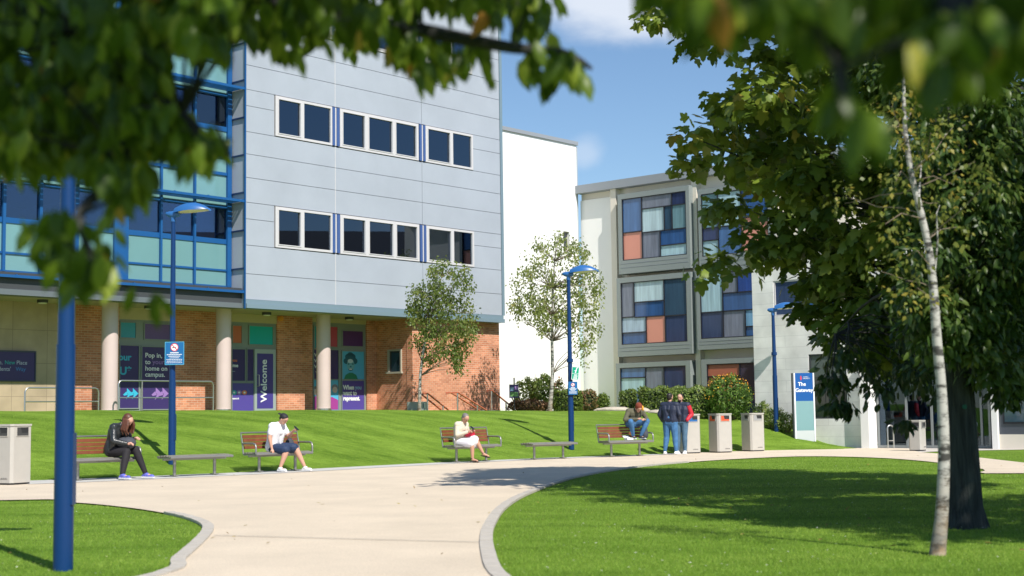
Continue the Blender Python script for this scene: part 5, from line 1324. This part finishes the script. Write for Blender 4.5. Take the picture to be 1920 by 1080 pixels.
def tree_leaves(t, cs, rads, per, size, shape, m, flat=.45, up=.9, droop=-.35, name='leaf_clump', nsplit=1, seed_col=None, out=.5):
    base = np.array(t.location)
    P, off = clusters(cs, rads, per, flat)
    tip = off / (np.linalg.norm(off, axis=1, keepdims=True) + 1e-6) * out + rdir(len(P)) * .5; tip[:, 2] += droop
    nor = rdir(len(P)) * .6 + off / (np.linalg.norm(off, axis=1, keepdims=True) + 1e-6) * .4; nor[:, 2] += up
    sz = size * (.7 + .5 * rng.random(len(P)))
    tint = np.repeat(rng.random(len(cs)), per) * .55 + rng.random(len(P)) * .45
    return scatter(name, P - base, tip, nor, sz, shape, m, t, rnd=tint)
syl = leafmat('sycamore_leaf', [(0, (.04, .075, .012)), (.45, (.1, .16, .02)), (.8, (.19, .26, .034)), (.95, (.24, .25, .04)), (1, (.3, .18, .04))], .3, .42)
tree_leaves(t, cs, rads, 62, .2, MAPLE, syl, name='crown')
b = MB(); b.tube([(0, 0, -.1), (0, 0, .4), (.02, 0, 2.5), (-.05, .05, 6), (0, 0, 9.5), (0, 0, 12)], [.3, .23, .2, .15, .09, .03], bark, 16); b.build('trunk', t, smooth=True)
b = MB()
for c in random.sample(cs, 90):
    v = Vector(c) - TB; h = max(1.6, v.z - random.uniform(.3, 1.6) - .12 * v.xy.length); h = min(h, 11)
    b.tube(wob((0, 0, h), v, 6, .1), [.06, .05, .04, .032, .024, .017, .008], bark, 6)
b.build('branch', t, smooth=True)
# ---- near dark trunk with narrow leaves
TA = gnd(1811, 990); TA.z = 0
t = thing('narrow_leaved_tree', 'tree with thick dark ridged trunk and narrow hanging leaves, behind the birch', 'tree', TA, 0)
b = MB(); n = 26; path_ = [(0, 0, -.05, .235), (0, 0, .04, .205), (0, 0, .25, .185), (-.01, 0, .8, .172), (-.03, 0, 1.5, .16), (-.05, .0, 2.2, .15), (-.05, .05, 3.2, .13), (.05, .1, 4.6, .1), (.1, .2, 6.5, .06)]
vs = []
for x, y, z, r in path_:
    for k in range(n):
        a = 2 * math.pi * k / n; rr = r * (1 + .06 * math.sin(5 * a + z) + .05 * math.sin(9 * a - z * 2)) + (.05 * max(0, math.sin(3 * a + 1)) if z < .1 else 0); vs.append((x + rr * math.cos(a), y + rr * math.sin(a), z))
b.add(vs, [(i * n + k, i * n + (k + 1) % n, (i + 1) * n + (k + 1) % n, (i + 1) * n + k) for i in range(len(path_) - 1) for k in range(n)], RB_)
b.build('trunk', t, smooth=True)
MB().tube([(-.02, -.2, 1.27), (-.02, -.165, 1.27)], [.025, .022], mat('green_tag', (.01, .09, .06), .8), 8).build('green_tag', t)
nl = leafmat('narrow_leaf', [(0, (.022, .05, .01)), (.5, (.05, .095, .018)), (.85, (.12, .17, .035)), (1, (.24, .24, .06))], .35, .4)
cs, rads = [], []
def addc(px0, px1, py0, py1, d0, d1, n, r=(.22, .42), den=None):
    for _ in range(n):
        q = deep(random.uniform(px0, px1), random.uniform(py0, py1), random.uniform(d0, d1)); cs.append(tuple(q)); rads.append(random.uniform(*r))
while len(cs) < 150:
    z = random.uniform(2.9, 9.5); a = random.uniform(0, 2 * math.pi); R_ = float(prof(z, [(2.9, 1.), (4, 1.7), (6, 2.2), (8, 1.8), (9.6, .4)])); f = random.random() ** .5
    cs.append((TA.x + 1.35 + R_ * f * math.cos(a), TA.y + 1.2 + R_ * f * math.sin(a), z)); rads.append(random.uniform(.3, .5))
addc(1830, 1990, 190, 640, 14, 17, 46); addc(1770, 1920, 560, 700, 15, 17.5, 16); addc(1850, 1960, 640, 790, 14.5, 16.5, 9, (.15, .28)); addc(1700, 1880, 150, 640, 13.9, 14.9, 62, (.22, .36)); addc(1780, 1850, 600, 660, 14.3, 14.9, 7, (.15, .22))
cs2 = []
for _ in range(520):   # leaves added towards the sun, above the picture, to shade trunk and lawn
    k = random.uniform(7.2, 11); q = TA + Vector((.6, .5, .8)) + to_sun * k + Vector((random.uniform(-1.3, 6.), random.uniform(-2.6, 4.5), random.uniform(-.3, .3)))
    if q.z > 1.9 + q.y * .3: cs2.append(tuple(q))
tree_leaves(t, cs, rads, 85, .125, LEAF, nl, flat=.75, up=.6, droop=-.45, name='crown')
tree_leaves(t, cs2, .55, 44, .2, BIRCH, nl, flat=.8, up=.4, droop=-.5, name='shade_crown')
b = MB()
for c in cs[::3]:
    v = Vector(c) - TA; h = min(max(2.1, v.z - .8), 6); b.tube(wob((-.03, .02, h), v, 6, .1, .05), [.05, .042, .034, .026, .02, .013, .006], bark, 6)
b.build('branch', t, smooth=True)
# drooping lower boughs, same tree, their shade put into a darker leaf colour
cs, rads = [], []
addc(1520, 1700, 665, 740, 16.2, 18, 9, (.13, .24)); addc(1550, 1610, 730, 765, 16.5, 17.5, 3, (.1, .16)); addc(1640, 1790, 600, 740, 16.2, 18.5, 14, (.18, .3)); addc(1690, 1712, 785, 815, 16.6, 16.9, 1, (.1, .12)); addc(1590, 1620, 625, 700, 16.5, 17.5, 3, (.12, .2))
tree_leaves(t, cs, rads, 34, .13, LEAF, leafmat('bough_leaf_shaded', [(0, (.02, .045, .012)), (.6, (.04, .075, .018)), (1, (.09, .1, .03))], .3, .4), flat=.8, up=.3, droop=-.8, name='lower_bough')
b = MB()
main = wob((-.04, .02, 2.6), Vector((3.9, 17.2, 2.15)) - TA, 8, .06, .1); b.tube(main, [.04, .036, .03, .026, .022, .018, .014, .01, .006], bark, 6)
for c in cs:
    v = Vector(c) - TA; q = min(main, key=lambda p: (p - v).length); b.tube(wob(q, v, 4, .12, .08), [.011, .009, .007, .005, .003], bark, 5)
b.build('branch', t, smooth=True)
# ---- slender birch in front
TF = gnd(1757, 1041)
t = thing('birch_tree', 'slender white barked birch trunk standing on the lawn in the foreground right', 'tree', TF, 0)
def P_(px, py, D=None): return deep(px, py, D or TF.y) - TF
tr = [((1757, 1046), .078), ((1760, 1020), .066), ((1766, 960), .056), ((1770, 850), .05), ((1766, 740), .044), ((1757, 640), .042), ((1750, 540), .037), ((1742, 470), .033), ((1727, 400), .03), ((1710, 330), .026), ((1699, 260), .022), ((1695, 200), .017), ((1694, 140), .012), ((1690, 60), .006)]
pp = smoothline([P_(*p) for p, _ in tr], 3); rr = [r for _, r in tr]; rs_ = [float(np.interp(i / 3, range(len(rr)), rr)) for i in range(len(pp))]
b = MB(); b.tube(pp, rs_, BB, 14); b.build('trunk', t, smooth=True)
b = MB(); ends = []
tw = mat('birch_twig', (.2, .15, .11), .8)
for (p0, mids, r0) in (((1724, 395), [(1723, 370), (1728, 300), (1720, 280)], .012), ((1752, 520), [(1758, 450), (1756, 400), (1762, 385)], .011), ((1707, 320), [(1735, 300), (1745, 250)], .008), ((1700, 270), [(1680, 220), (1672, 200)], .008), ((1697, 230), [(1715, 200), (1725, 175)], .007),
                         ((1745, 500), [(1720, 470), (1700, 480)], .007), ((1738, 450), [(1765, 430), (1800, 425)], .007), ((1715, 350), [(1690, 320), (1680, 340)], .006), ((1730, 410), [(1690, 400), (1660, 420)], .006), ((1748, 560), [(1720, 540), (1705, 560)], .006), ((1700, 280), [(1660, 250), (1640, 270)], .006), ((1712, 340), [(1750, 330), (1785, 345)], .006)):
    q = [P_(*p0)] + [P_(x, y, TF.y + random.uniform(-.4, .4)) for x, y in mids]; b.tube(q, [r0 * (1 - .25 * i) for i in range(len(q))], tw if r0 < .01 else BB, 6); ends.append(q[-1] + TF); ends.append(q[-2].lerp(q[-1], .5) + TF)
for k in range(16):
    q0 = random.choice(pp[18:]); v = Vector((random.gauss(0, .35), random.gauss(0, .3), random.uniform(.0, .45))); q1 = q0 + v; b.tube(wob(q0, q1, 4, .1), [.006, .005, .004, .003, .002], tw, 5); ends.append(q1 + TF)
b.build('branch', t, smooth=True)
tree_leaves(t, ends, .24, 26, .055, BIRCH, leafmat('birch_yellow', [(0, (.08, .12, .02)), (.6, (.2, .22, .04)), (1, (.42, .3, .05))], .4, .45), flat=.9, up=.2, droop=-.5, name='crown')
# low undergrowth leaf twigs on trunk
# ---- young birches on the bank
def young(label, base, trunk, crown, nleaf, r, col, D):
    t = thing('young_birch', label, 'tree', base, 0, 'young birches in front of the buildings')
    P = [deep(x, y, D) - base for x, y, _ in trunk]; rr = [w_ for _, _, w_ in trunk]
    b = MB(); b.tube(smoothline(P, 2), [float(np.interp(i / 2, range(len(rr)), rr)) for i in range(2 * len(P) - 1)], BB, 10); b.build('trunk', t, smooth=True)
    cs = []; rads = []; b = MB()
    while len(cs) < nleaf:
        x0, y0, x1, y1 = crown[0]; x, y = random.uniform(x0, x1), random.uniform(y0, y1)
        if not inside(x, y, crown[1]): continue
        k = crown[2] / 2700 * D; dz = random.uniform(-1, 1) * k * (1 - abs(x - (x0 + x1) / 2) / (x1 - x0)); c = deep(x, y, D + dz); cs.append(tuple(c)); rads.append(random.uniform(*r))
    for c in cs[::3]:
        v = Vector(c) - base; i = min(range(len(P)), key=lambda i: abs(P[i].z - (v.z - .5))); 
        if P[i].z > v.z: i = max(0, i - 1)
        b.tube(wob(P[i], v, 4, .1, .05), [.018, .014, .01, .007, .004], tw, 5)
    b.build('branch', t)
    tree_leaves(t, cs, rads, 26, .1, BIRCH, col, flat=1.3, up=.25, droop=-.7, name='crown')
def inside(x, y, poly):
    r = False; j = len(poly) - 1
    for i in range(len(poly)):
        (xi, yi), (xj, yj) = poly[i], poly[j]
        if (yi > y) != (yj > y) and x < (xj - xi) * (y - yi) / (yj - yi) + xi: r = not r
        j = i
    return r
yl = leafmat('young_birch_leaf', [(0, (.06, .1, .022)), (.5, (.14, .19, .042)), (.85, (.24, .27, .07)), (1, (.34, .26, .09))], .4, .4)
DB1 = 49.; base = deep(786, 771, DB1)
young('young birch with upright crown in front of the brick corner', base, [(786, 775, .07), (787, 740, .055), (788, 705, .05), (791, 680, .05), (797, 640, .045), (805, 600, .035), (818, 560, .025), (828, 520, .015), (835, 490, .006)],
      ((765, 488, 895, 700), [(800, 510), (825, 488), (845, 500), (870, 495), (884, 515), (880, 560), (888, 590), (893, 625), (880, 640), (872, 670), (862, 700), (850, 690), (845, 665), (820, 668), (805, 690), (797, 670), (775, 650), (778, 620), (764, 600), (770, 570), (765, 545), (785, 535)], 55), 250, (.15, .32), yl, DB1)
DB2 = 52.; base = deep(1030, 773, DB2)
yl2 = leafmat('pale_birch_leaf', [(0, (.09, .12, .03)), (.5, (.19, .24, .06)), (.85, (.3, .33, .1)), (1, (.4, .34, .13))], .4, .4)
young('young birch with wide loose crown before the white wall', base, [(1030, 777, .1), (1033, 745, .075), (1036, 700, .06), (1035, 640, .05), (1036, 590, .045), (1037, 540, .035), (1040, 490, .025), (1045, 450, .012), (1050, 430, .005)],
      ((950, 432, 1132, 690), [(1000, 455), (1040, 450), (1055, 435), (1062, 452), (1095, 455), (1115, 490), (1128, 535), (1118, 575), (1125, 620), (1105, 640), (1095, 690), (1080, 650), (1060, 610), (1040, 620), (1012, 625), (1000, 600), (972, 605), (955, 580), (950, 545), (968, 500), (985, 490)], 85), 260, (.16, .32), yl2, DB2)
# ---- hedges and shrubs
def shrub(name, label, c, rx, ry, h, n, size, m, group=None, top_flat=False, shape=BIRCH, stems=None, cat='shrub'):
    t = thing(name, label, cat, c, 0, group)
    d = rng.normal(size=(n, 3)); d /= np.linalg.norm(d, axis=1, keepdims=True); r = .72 + .3 * rng.random(n)
    if top_flat:
        d = rng.random((n, 3)) * 2 - 1; d /= (np.sum(np.abs(d) ** 7, axis=1, keepdims=True)) ** (1 / 7); r = .86 + .16 * rng.random(n)
    P = d * r[:, None] * np.array([rx, ry, h / 2]); P[:, 2] += h / 2; P *= 1 + .05 * np.sin(P[:, [1, 2, 0]] * 9)
    nor = d * .8 + rdir(n) * .5; tip = rdir(n, .3)
    if top_flat or name == 'ball_shrub':
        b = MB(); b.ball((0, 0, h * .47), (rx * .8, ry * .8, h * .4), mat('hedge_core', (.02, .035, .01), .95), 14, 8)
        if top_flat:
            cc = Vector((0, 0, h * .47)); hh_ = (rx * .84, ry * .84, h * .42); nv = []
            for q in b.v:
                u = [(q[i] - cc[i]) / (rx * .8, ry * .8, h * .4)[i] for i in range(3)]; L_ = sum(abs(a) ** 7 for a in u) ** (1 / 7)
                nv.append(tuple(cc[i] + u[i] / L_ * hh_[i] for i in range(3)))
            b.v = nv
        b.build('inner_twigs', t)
    scatter('foliage', P, tip, nor, size * (.7 + .6 * rng.random(n)), shape, m, t)
    b = MB()
    for k in range(stems or 7):
        a = random.uniform(0, 6.3); q = (rx * .6 * math.cos(a), ry * .6 * math.sin(a), h * random.uniform(.55, .9)); b.tube(wob((q[0] * .3, q[1] * .3, -.05), q, 3, .1), [.02, .015, .01, .005], tw, 5)
    b.build('stem', t); return t
hm = leafmat('hedge_leaf', [(0, (.05, .085, .015)), (.5, (.11, .17, .03)), (1, (.22, .28, .06))], .3, .5)
hr = leafmat('rusty_hedge_leaf', [(0, (.05, .075, .02)), (.5, (.11, .12, .035)), (.75, (.2, .12, .05)), (1, (.26, .13, .07))], .2, .5)
bu = leafmat('bush_leaf', [(0, (.08, .13, .025)), (.6, (.18, .26, .06)), (1, (.32, .36, .12))], .4, .5)
def gp(px, D, z=None):
    q = deep(px, 760, D); q.z = float(terr(q.x, q.y)) - .05 if z is None else z; return q
HG = 'clipped shrubs along the top of the bank'
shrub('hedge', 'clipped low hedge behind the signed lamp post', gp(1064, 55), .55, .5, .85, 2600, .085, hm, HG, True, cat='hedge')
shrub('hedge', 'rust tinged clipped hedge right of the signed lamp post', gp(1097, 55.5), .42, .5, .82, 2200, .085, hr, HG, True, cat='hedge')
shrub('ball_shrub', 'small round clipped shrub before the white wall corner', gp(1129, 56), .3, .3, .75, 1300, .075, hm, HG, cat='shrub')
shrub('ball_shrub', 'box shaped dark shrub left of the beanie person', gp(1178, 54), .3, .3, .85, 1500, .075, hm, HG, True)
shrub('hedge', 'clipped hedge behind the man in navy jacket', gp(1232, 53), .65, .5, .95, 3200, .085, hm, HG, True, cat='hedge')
shrub('hedge', 'clipped hedge between standing men and yellow flowers', gp(1300, 50.5), .75, .5, 1.08, 4200, .085, bu, HG, True, cat='hedge')
shrub('loose_bush', 'tall loose green bush with pale stems before the white wall', gp(985, 56), .5, .5, 1.3, 750, .12, bu, None, stems=26)
shrub('loose_bush', 'tall yellowish bush directly behind the birch trunk', gp(1018, 55.5), .5, .5, 1.45, 1400, .12, bu, None, stems=20)
shrub('loose_bush', 'small bush with orange tinged leaves right of the birch trunk', gp(1047, 56), .28, .3, 1.3, 500, .11, hr, None, stems=12)
shrub('low_planting', 'reddish brown low planting under the loose bushes', gp(992, 54.3), .85, .3, .48, 1700, .09, leafmat('russet_leaf', [(0, (.07, .06, .025)), (.6, (.2, .1, .05)), (1, (.32, .2, .1))], .2, .6), None, stems=30)
t = shrub('flower_bush', 'green flower bush covered in yellow orange blooms behind the bins', gp(1366, 50), .82, .6, 1.55, 3600, .15, leafmat('flower_bush_leaf', [(0, (.05, .11, .015)), (.6, (.1, .19, .03)), (1, (.19, .28, .06))], .3, .5), None, shape=SLIM, stems=24)
n = 240; d = rdir(n, .9); d /= np.linalg.norm(d, axis=1, keepdims=True); P = d * np.array([.86, .62, .8]); P[:, 2] += .82
tag(scatter('bloom', P, rdir(n, .4), d, .06 * (.7 + .6 * rng.random(n)), BIRCH, leafmat('bloom', [(0, (.75, .48, .03)), (.75, (.8, .36, .04)), (1, (.45, .1, .03))], .2, .5), t), kind='stuff')
ps_ = [gnd(1447, 808, .7), gnd(1462, 800, .8)]
for i, (px, py, D, rx, h) in enumerate(((1452, 800, 48.6, .35, .7), (1475, 805, 48.3, .4, .6), (1428, 790, 49.2, .3, .75))):
    q = deep(px, py, D); q.z = float(terr(q.x, q.y)) - .03
    shrub('border_plant', ('leafy border plants at the foot of the rightmost lamp post', 'leafy border plants beside the blue monument sign', 'leafy border plants behind the rightmost litter bin')[i], q, rx, .3, h, 700, .13, bu, 'border plants', shape=SLIM, stems=10)
# pale edging stones and boulders at the top of the bank
stn = mat('pale_stone', (.45, .4, .33), .85, var=.2, vs=4, bump=.6, bs=12)
for i, (px, py, D, L, h, lab) in enumerate(((1150, 769, 53.5, .75, .12, 'long pale flat stone on the bank left of the box shrub'), (1204, 772, 52.5, .3, .12, 'pale stone beside the beanie person'), (1233, 775, 51.5, .35, .1, 'pale stone by the hedge behind the navy jacket man'))):
    q = deep(px, py, D); q.z = float(terr(q.x, q.y)); t = thing('boulder', lab, 'stone', q, R(-15), 'pale stones at the top of the bank')
    b = MB(); b.ball((0, 0, h * .3), (L, .25, h), stn, 16, 10); o = b.build('stone_body', t, smooth=True)
    for v in o.data.vertices: v.co += Vector((random.gauss(0, .015), random.gauss(0, .015), random.gauss(0, .01)))
q0, q1 = deep(1440, 806, 48.4), deep(1490, 824, 47.6)
for q in (q0, q1): q.z = float(terr(q.x, q.y))
# ---- overhanging foreground boughs (soft focus): real boughs of two trees standing out of frame
fgl = leafmat('cherry_leaf', [(0, (.035, .07, .006)), (.5, (.085, .145, .011)), (.85, (.17, .25, .022)), (.97, (.34, .4, .06)), (1, (.42, .2, .04))], .5, .38)
def spray(poly_px, n, d0, d1, up_bias=0.):
    x0, x1 = min(p[0] for p in poly_px), max(p[0] for p in poly_px); y0, y1 = min(p[1] for p in poly_px), max(p[1] for p in poly_px)
    out = []
    while len(out) < n:
        x, y = random.uniform(x0, x1), random.uniform(y0, y1)
        if inside(x, y, poly_px): out.append(deep(x, y, random.uniform(d0, d1)))
    return out
def fg_tree(label, trunk_base, trunk_top, polys, size, shade_n, limbs, roots, tall):
    t = thing('overhanging_tree', label, 'tree', trunk_base, 0, None)
    P = []
    for poly, n, d0, d1 in polys:
        # leaves hang in small tufts
        for c in spray(poly, n // 4, d0, d1):
            for _ in range(4): P.append(c + Vector((random.gauss(0, .022), random.gauss(0, .05), random.gauss(0, .018))) * (c.y / 4.2 if c.y > 3 else .3))
    P = np.array([tuple(p) for p in P]); n = len(P)
    tip = rdir(n) * .55; tip[:, 2] -= 1.; nor = rdir(n) * .6; nor[:, 1] -= .8
    base = np.array(trunk_base)
    scatter('foliage', P - base, tip, nor, size * (.7 + .55 * rng.random(n)), LEAF, fgl, t)
    # leaves added overhead, towards the sun, so the bough below is shaded
    S = P[rng.integers(0, n, shade_n)] + np.array(to_sun)[None, :] * rng.uniform(.55, 3.2, (shade_n, 1)) + rng.normal(size=(shade_n, 3)) * np.array([.16, .16, .12])
    # keep the frame itself clear: anything that would fall inside the picture is dropped
    rel = S - np.array(CP); zc = rel @ np.array(cf); yc = rel @ np.array(cu)
    k = ~((zc > 0) & (yc / np.maximum(zc, .01) < 545 / FPX)); S = S[k]
    m_ = len(S); tip = rdir(m_) * .7; tip[:, 2] -= .7
    scatter('foliage', S - base, tip, rdir(m_), size * (1. + .7 * rng.random(m_)), LEAF, fgl, t)
    b = MB(); B0 = Vector(trunk_base); b.tube(wob((0, 0, -.1), Vector(trunk_top) - B0, 6, .03), [.2, .17, .16, .15, .13, .11, .09], bark, 14); b.build('trunk', t, smooth=True)
    b = MB()
    for L in limbs:
        pts = [(q if isinstance(q, Vector) else Vector(q)) - B0 for q in L]; m2 = len(smoothline(pts, 4)); b.tube(smoothline(pts, 4), [.045 * (1 - i / m2) + .004 for i in range(m2)], bark, 7)
    nP = len(P)
    for i in range(0, nP, 24):
        q = Vector(P[i]) - B0; best = min((p for L in limbs for p in L), key=lambda p: (Vector(p) - B0 - q).length); b.tube(wob(Vector(best) - B0, q, 4, .08, .03), [.007, .006, .005, .004, .002], bark, 5)
    b.build('branch', t, smooth=True)
    return t
LP = [([(-60, -80), (470, -80), (450, 30), (420, 60), (330, 75), (275, 150), (250, 200), (255, 260), (215, 310), (160, 290), (60, 305), (-60, 295)], 1750, 3.6, 5.0),
      ([(130, 20), (420, 0), (380, 50), (290, 110), (250, 190), (180, 260)], 300, 3.4, 4.2), ([(240, 170), (300, 200), (255, 320), (225, 300)], 60, 3.6, 4.2),
      ([(270, 190), (320, 200), (390, 235), (415, 250), (435, 280), (415, 285), (370, 265), (320, 255), (285, 265)], 80, 3.5, 3.9),
      ([(170, 290), (245, 300), (240, 350), (215, 380), (190, 360)], 64, 3.5, 3.9),
      ([(95, 390), (130, 390), (160, 415), (225, 440), (235, 490), (210, 500), (205, 480), (180, 505), (135, 505), (120, 480), (100, 450)], 60, 3.3, 3.6),
      ([(60, 395), (90, 400), (85, 440), (66, 430)], 6, 3.4, 3.6), ([(258, 515), (275, 520), (268, 590), (250, 560)], 5, 3.4, 3.6),
      ([(430, -80), (790, -80), (740, 10), (690, 50), (640, 65), (600, 50), (560, 80), (535, 105), (515, 80), (495, 40), (440, 20)], 440, 3.8, 5.2),
      ([(640, -80), (1040, -80), (1035, 20), (1022, 60), (1000, 40), (985, 0), (940, 10), (930, 40), (890, 10), (820, 0), (760, 10)], 250, 3.9, 5.0),
      ([(690, 30), (760, 25), (820, 65), (850, 55), (885, 70), (900, 80), (930, 65), (930, 100), (905, 125), (860, 120), (825, 100), (795, 125), (775, 110), (760, 80), (720, 80)], 96, 3.9, 4.5),
      ([(1005, 82), (1040, 86), (1080, 98), (1112, 115), (1105, 128), (1080, 125), (1045, 130), (1020, 115), (998, 115), (993, 95)], 40, 3.9, 4.2)]
lb = Vector((-3.3, 3.4, 0)); lt = Vector((-3.0, 3.6, 4.2))
limbs = [[(-3.1, 3.5, 2.6), deep(-300, -60, 4.2), deep(60, -20, 4.2), deep(200, 60, 4.), deep(230, 300, 3.8), deep(150, 400, 3.5), deep(185, 500, 3.45)],
         [(-3.05, 3.5, 3.1), deep(-100, -260, 4.3), deep(350, -60, 4.3), deep(620, 30, 4.3), deep(800, 60, 4.2), deep(960, 90, 4.1), deep(1060, 100, 4.05), deep(1110, 130, 4.05)],
         [deep(60, -20, 4.2), deep(250, 120, 4.), deep(340, 220, 3.8), deep(430, 290, 3.75)], [deep(350, -60, 4.3), deep(700, -60, 4.4), deep(900, -20, 4.4), deep(1010, 20, 4.3)]]
fg_tree('dark leafy bough hanging across the top left, out of focus in the foreground', lb, lt, LP, .082, 4200, limbs, None, 4)
RP = [([(1240, -120), (2050, -120), (2050, 60), (1920, 60), (1880, 40), (1850, 50), (1830, 110), (1760, 110), (1720, 80), (1700, 60), (1640, 40), (1600, 45), (1560, 60), (1500, 35), (1450, 20), (1400, 0), (1360, -20), (1330, -20), (1300, -30), (1240, -70)], 560, 1.9, 2.6),
      ([(1225, -60), (1300, -50), (1340, -30), (1350, 0), (1310, 0), (1290, -15), (1230, -35)], 20, 2.3, 2.6),
      ([(1680, 20), (1900, 0), (1900, 60), (1850, 70), (1800, 120), (1740, 100)], 40, 1.9, 2.3),
      ([(1562, 130), (1590, 130), (1602, 230), (1580, 215)], 8, 1.95, 2.05), ([(1578, 210), (1615, 200), (1620, 250), (1595, 270)], 6, 1.9, 2.)]
rb = Vector((2.6, 1.6, 0)); rt = Vector((2.3, 1.7, 3.6))
limbs = [[(2.45, 1.65, 2.0), deep(2300, -250, 2.2), deep(2000, -140, 2.2), deep(1800, -60, 2.2), deep(1620, -20, 2.2), deep(1560, 20, 2.1), deep(1575, 130, 2.), deep(1585, 210, 1.97)],
         [deep(2000, -140, 2.2), deep(1700, -120, 2.3), deep(1450, -70, 2.4), deep(1320, -30, 2.4)], [deep(1800, -60, 2.2), deep(1790, 40, 2.1), deep(1780, 120, 2.1)]]
fg_tree('very blurred leafy bough hanging across the top right, closest to the camera', rb, rt, RP, .088, 520, limbs, None, 3)
# ---- background trees behind the right block
for i, (px, D, h, r) in enumerate(((1900, 62, 9, 4.), (2050, 58, 10, 4.5))):
    q = deep(px, 760, D); q.z = 0; t = thing('background_tree', ('leafy tree far behind the right block', 'leafy tree far behind at the right edge')[i], 'tree', q, 0, 'trees behind the entrance block')
    cs = [(q.x + r * math.cos(a) * f, q.y + r * math.sin(a) * f, 4 + random.random() * (h - 3)) for a, f in ((random.uniform(0, 6.3), random.random() ** .5) for _ in range(60))]
    tree_leaves(t, cs, 1.1, 30, .4, BIRCH, syl, name='crown'); MB().tube([(0, 0, 0), (0, 0, h * .7)], [.3, .1], bark, 10).build('trunk', t, smooth=True)

# ---- neighbouring halls to the right, outside the picture: the first floor windows mirror them
t = thing('neighbour_hall', 'long dark brick hall across the campus, seen only mirrored in windows', 'building', (58, 56, 0), R(88))
b = MB(); b.box(-26, 26, -6, 6, 0, 13.2, mat('hall_brick', (.16, .08, .05), .9)); b.add([(-26.5, -6.6, 13.2), (26.5, -6.6, 13.2), (26.5, 0, 15.9), (-26.5, 0, 15.9), (26.5, 6.6, 13.2), (-26.5, 6.6, 13.2)], [(0, 1, 2, 3), (3, 2, 4, 5), (0, 3, 5), (1, 4, 2), (0, 5, 4, 1)], mat('hall_roof', (.05, .05, .055), .8)); b.build('hall_body', t)
for i, y in enumerate((-20, -8, 5, 17)):
    MB().box(y, y + 5, -6.06, -6.002, 3, 6, glp).build('window', t)

# ---- daisies in the lawn and a few fallen leaves
n = 900; D = 11 + 22 * rng.random(n) ** 1.2; X = (rng.random(n) * 2 - 1) * .37 * D; k = ~inpoly(X, D, path) & (D < Ye(X) - .3) & ~near_setts(X, D); X, D = X[k], D[k]; n = len(X)
nr_ = rdir(n) * .3; nr_[:, 2] += 1
tp_ = rdir(n); tp_[:, 2] = 0
scatter('daisies', np.stack([X, D, np.full(n, .033)], -1), tp_, nr_, .022 * (.7 + .6 * rng.random(n)), BIRCH, leafmat('daisy', [(0, (.7, .7, .6)), (.8, (.75, .74, .68)), (1, (.6, .5, .1))], .2, .7), label='tiny pale daisies dotted through the lawn', kind='stuff')
n = 420; D = 12 + 28 * rng.random(n); X = (rng.random(n) * 2 - 1) * .37 * D; k = (rng.random(n) < np.exp(-np.hypot(X - 4.5, (D - 19) * .6) / 2.6) + .12) & (D < Ye(X) - .2); X, D = X[k], D[k]; n = len(X)
nr_ = rdir(n) * .35; nr_[:, 2] += 1; tp_ = rdir(n); tp_[:, 2] *= .2
scatter('fallen_leaves', np.stack([X, D, np.where(inpoly(X, D, path), .034, .04)], -1), tp_, nr_, .06 * (.6 + .7 * rng.random(n)), LEAF, leafmat('fallen_leaf', [(0, (.16, .09, .03)), (.6, (.3, .2, .05)), (1, (.4, .33, .08))], .1, .7), label='scattered brown and yellow fallen leaves on lawn and path', kind='stuff')
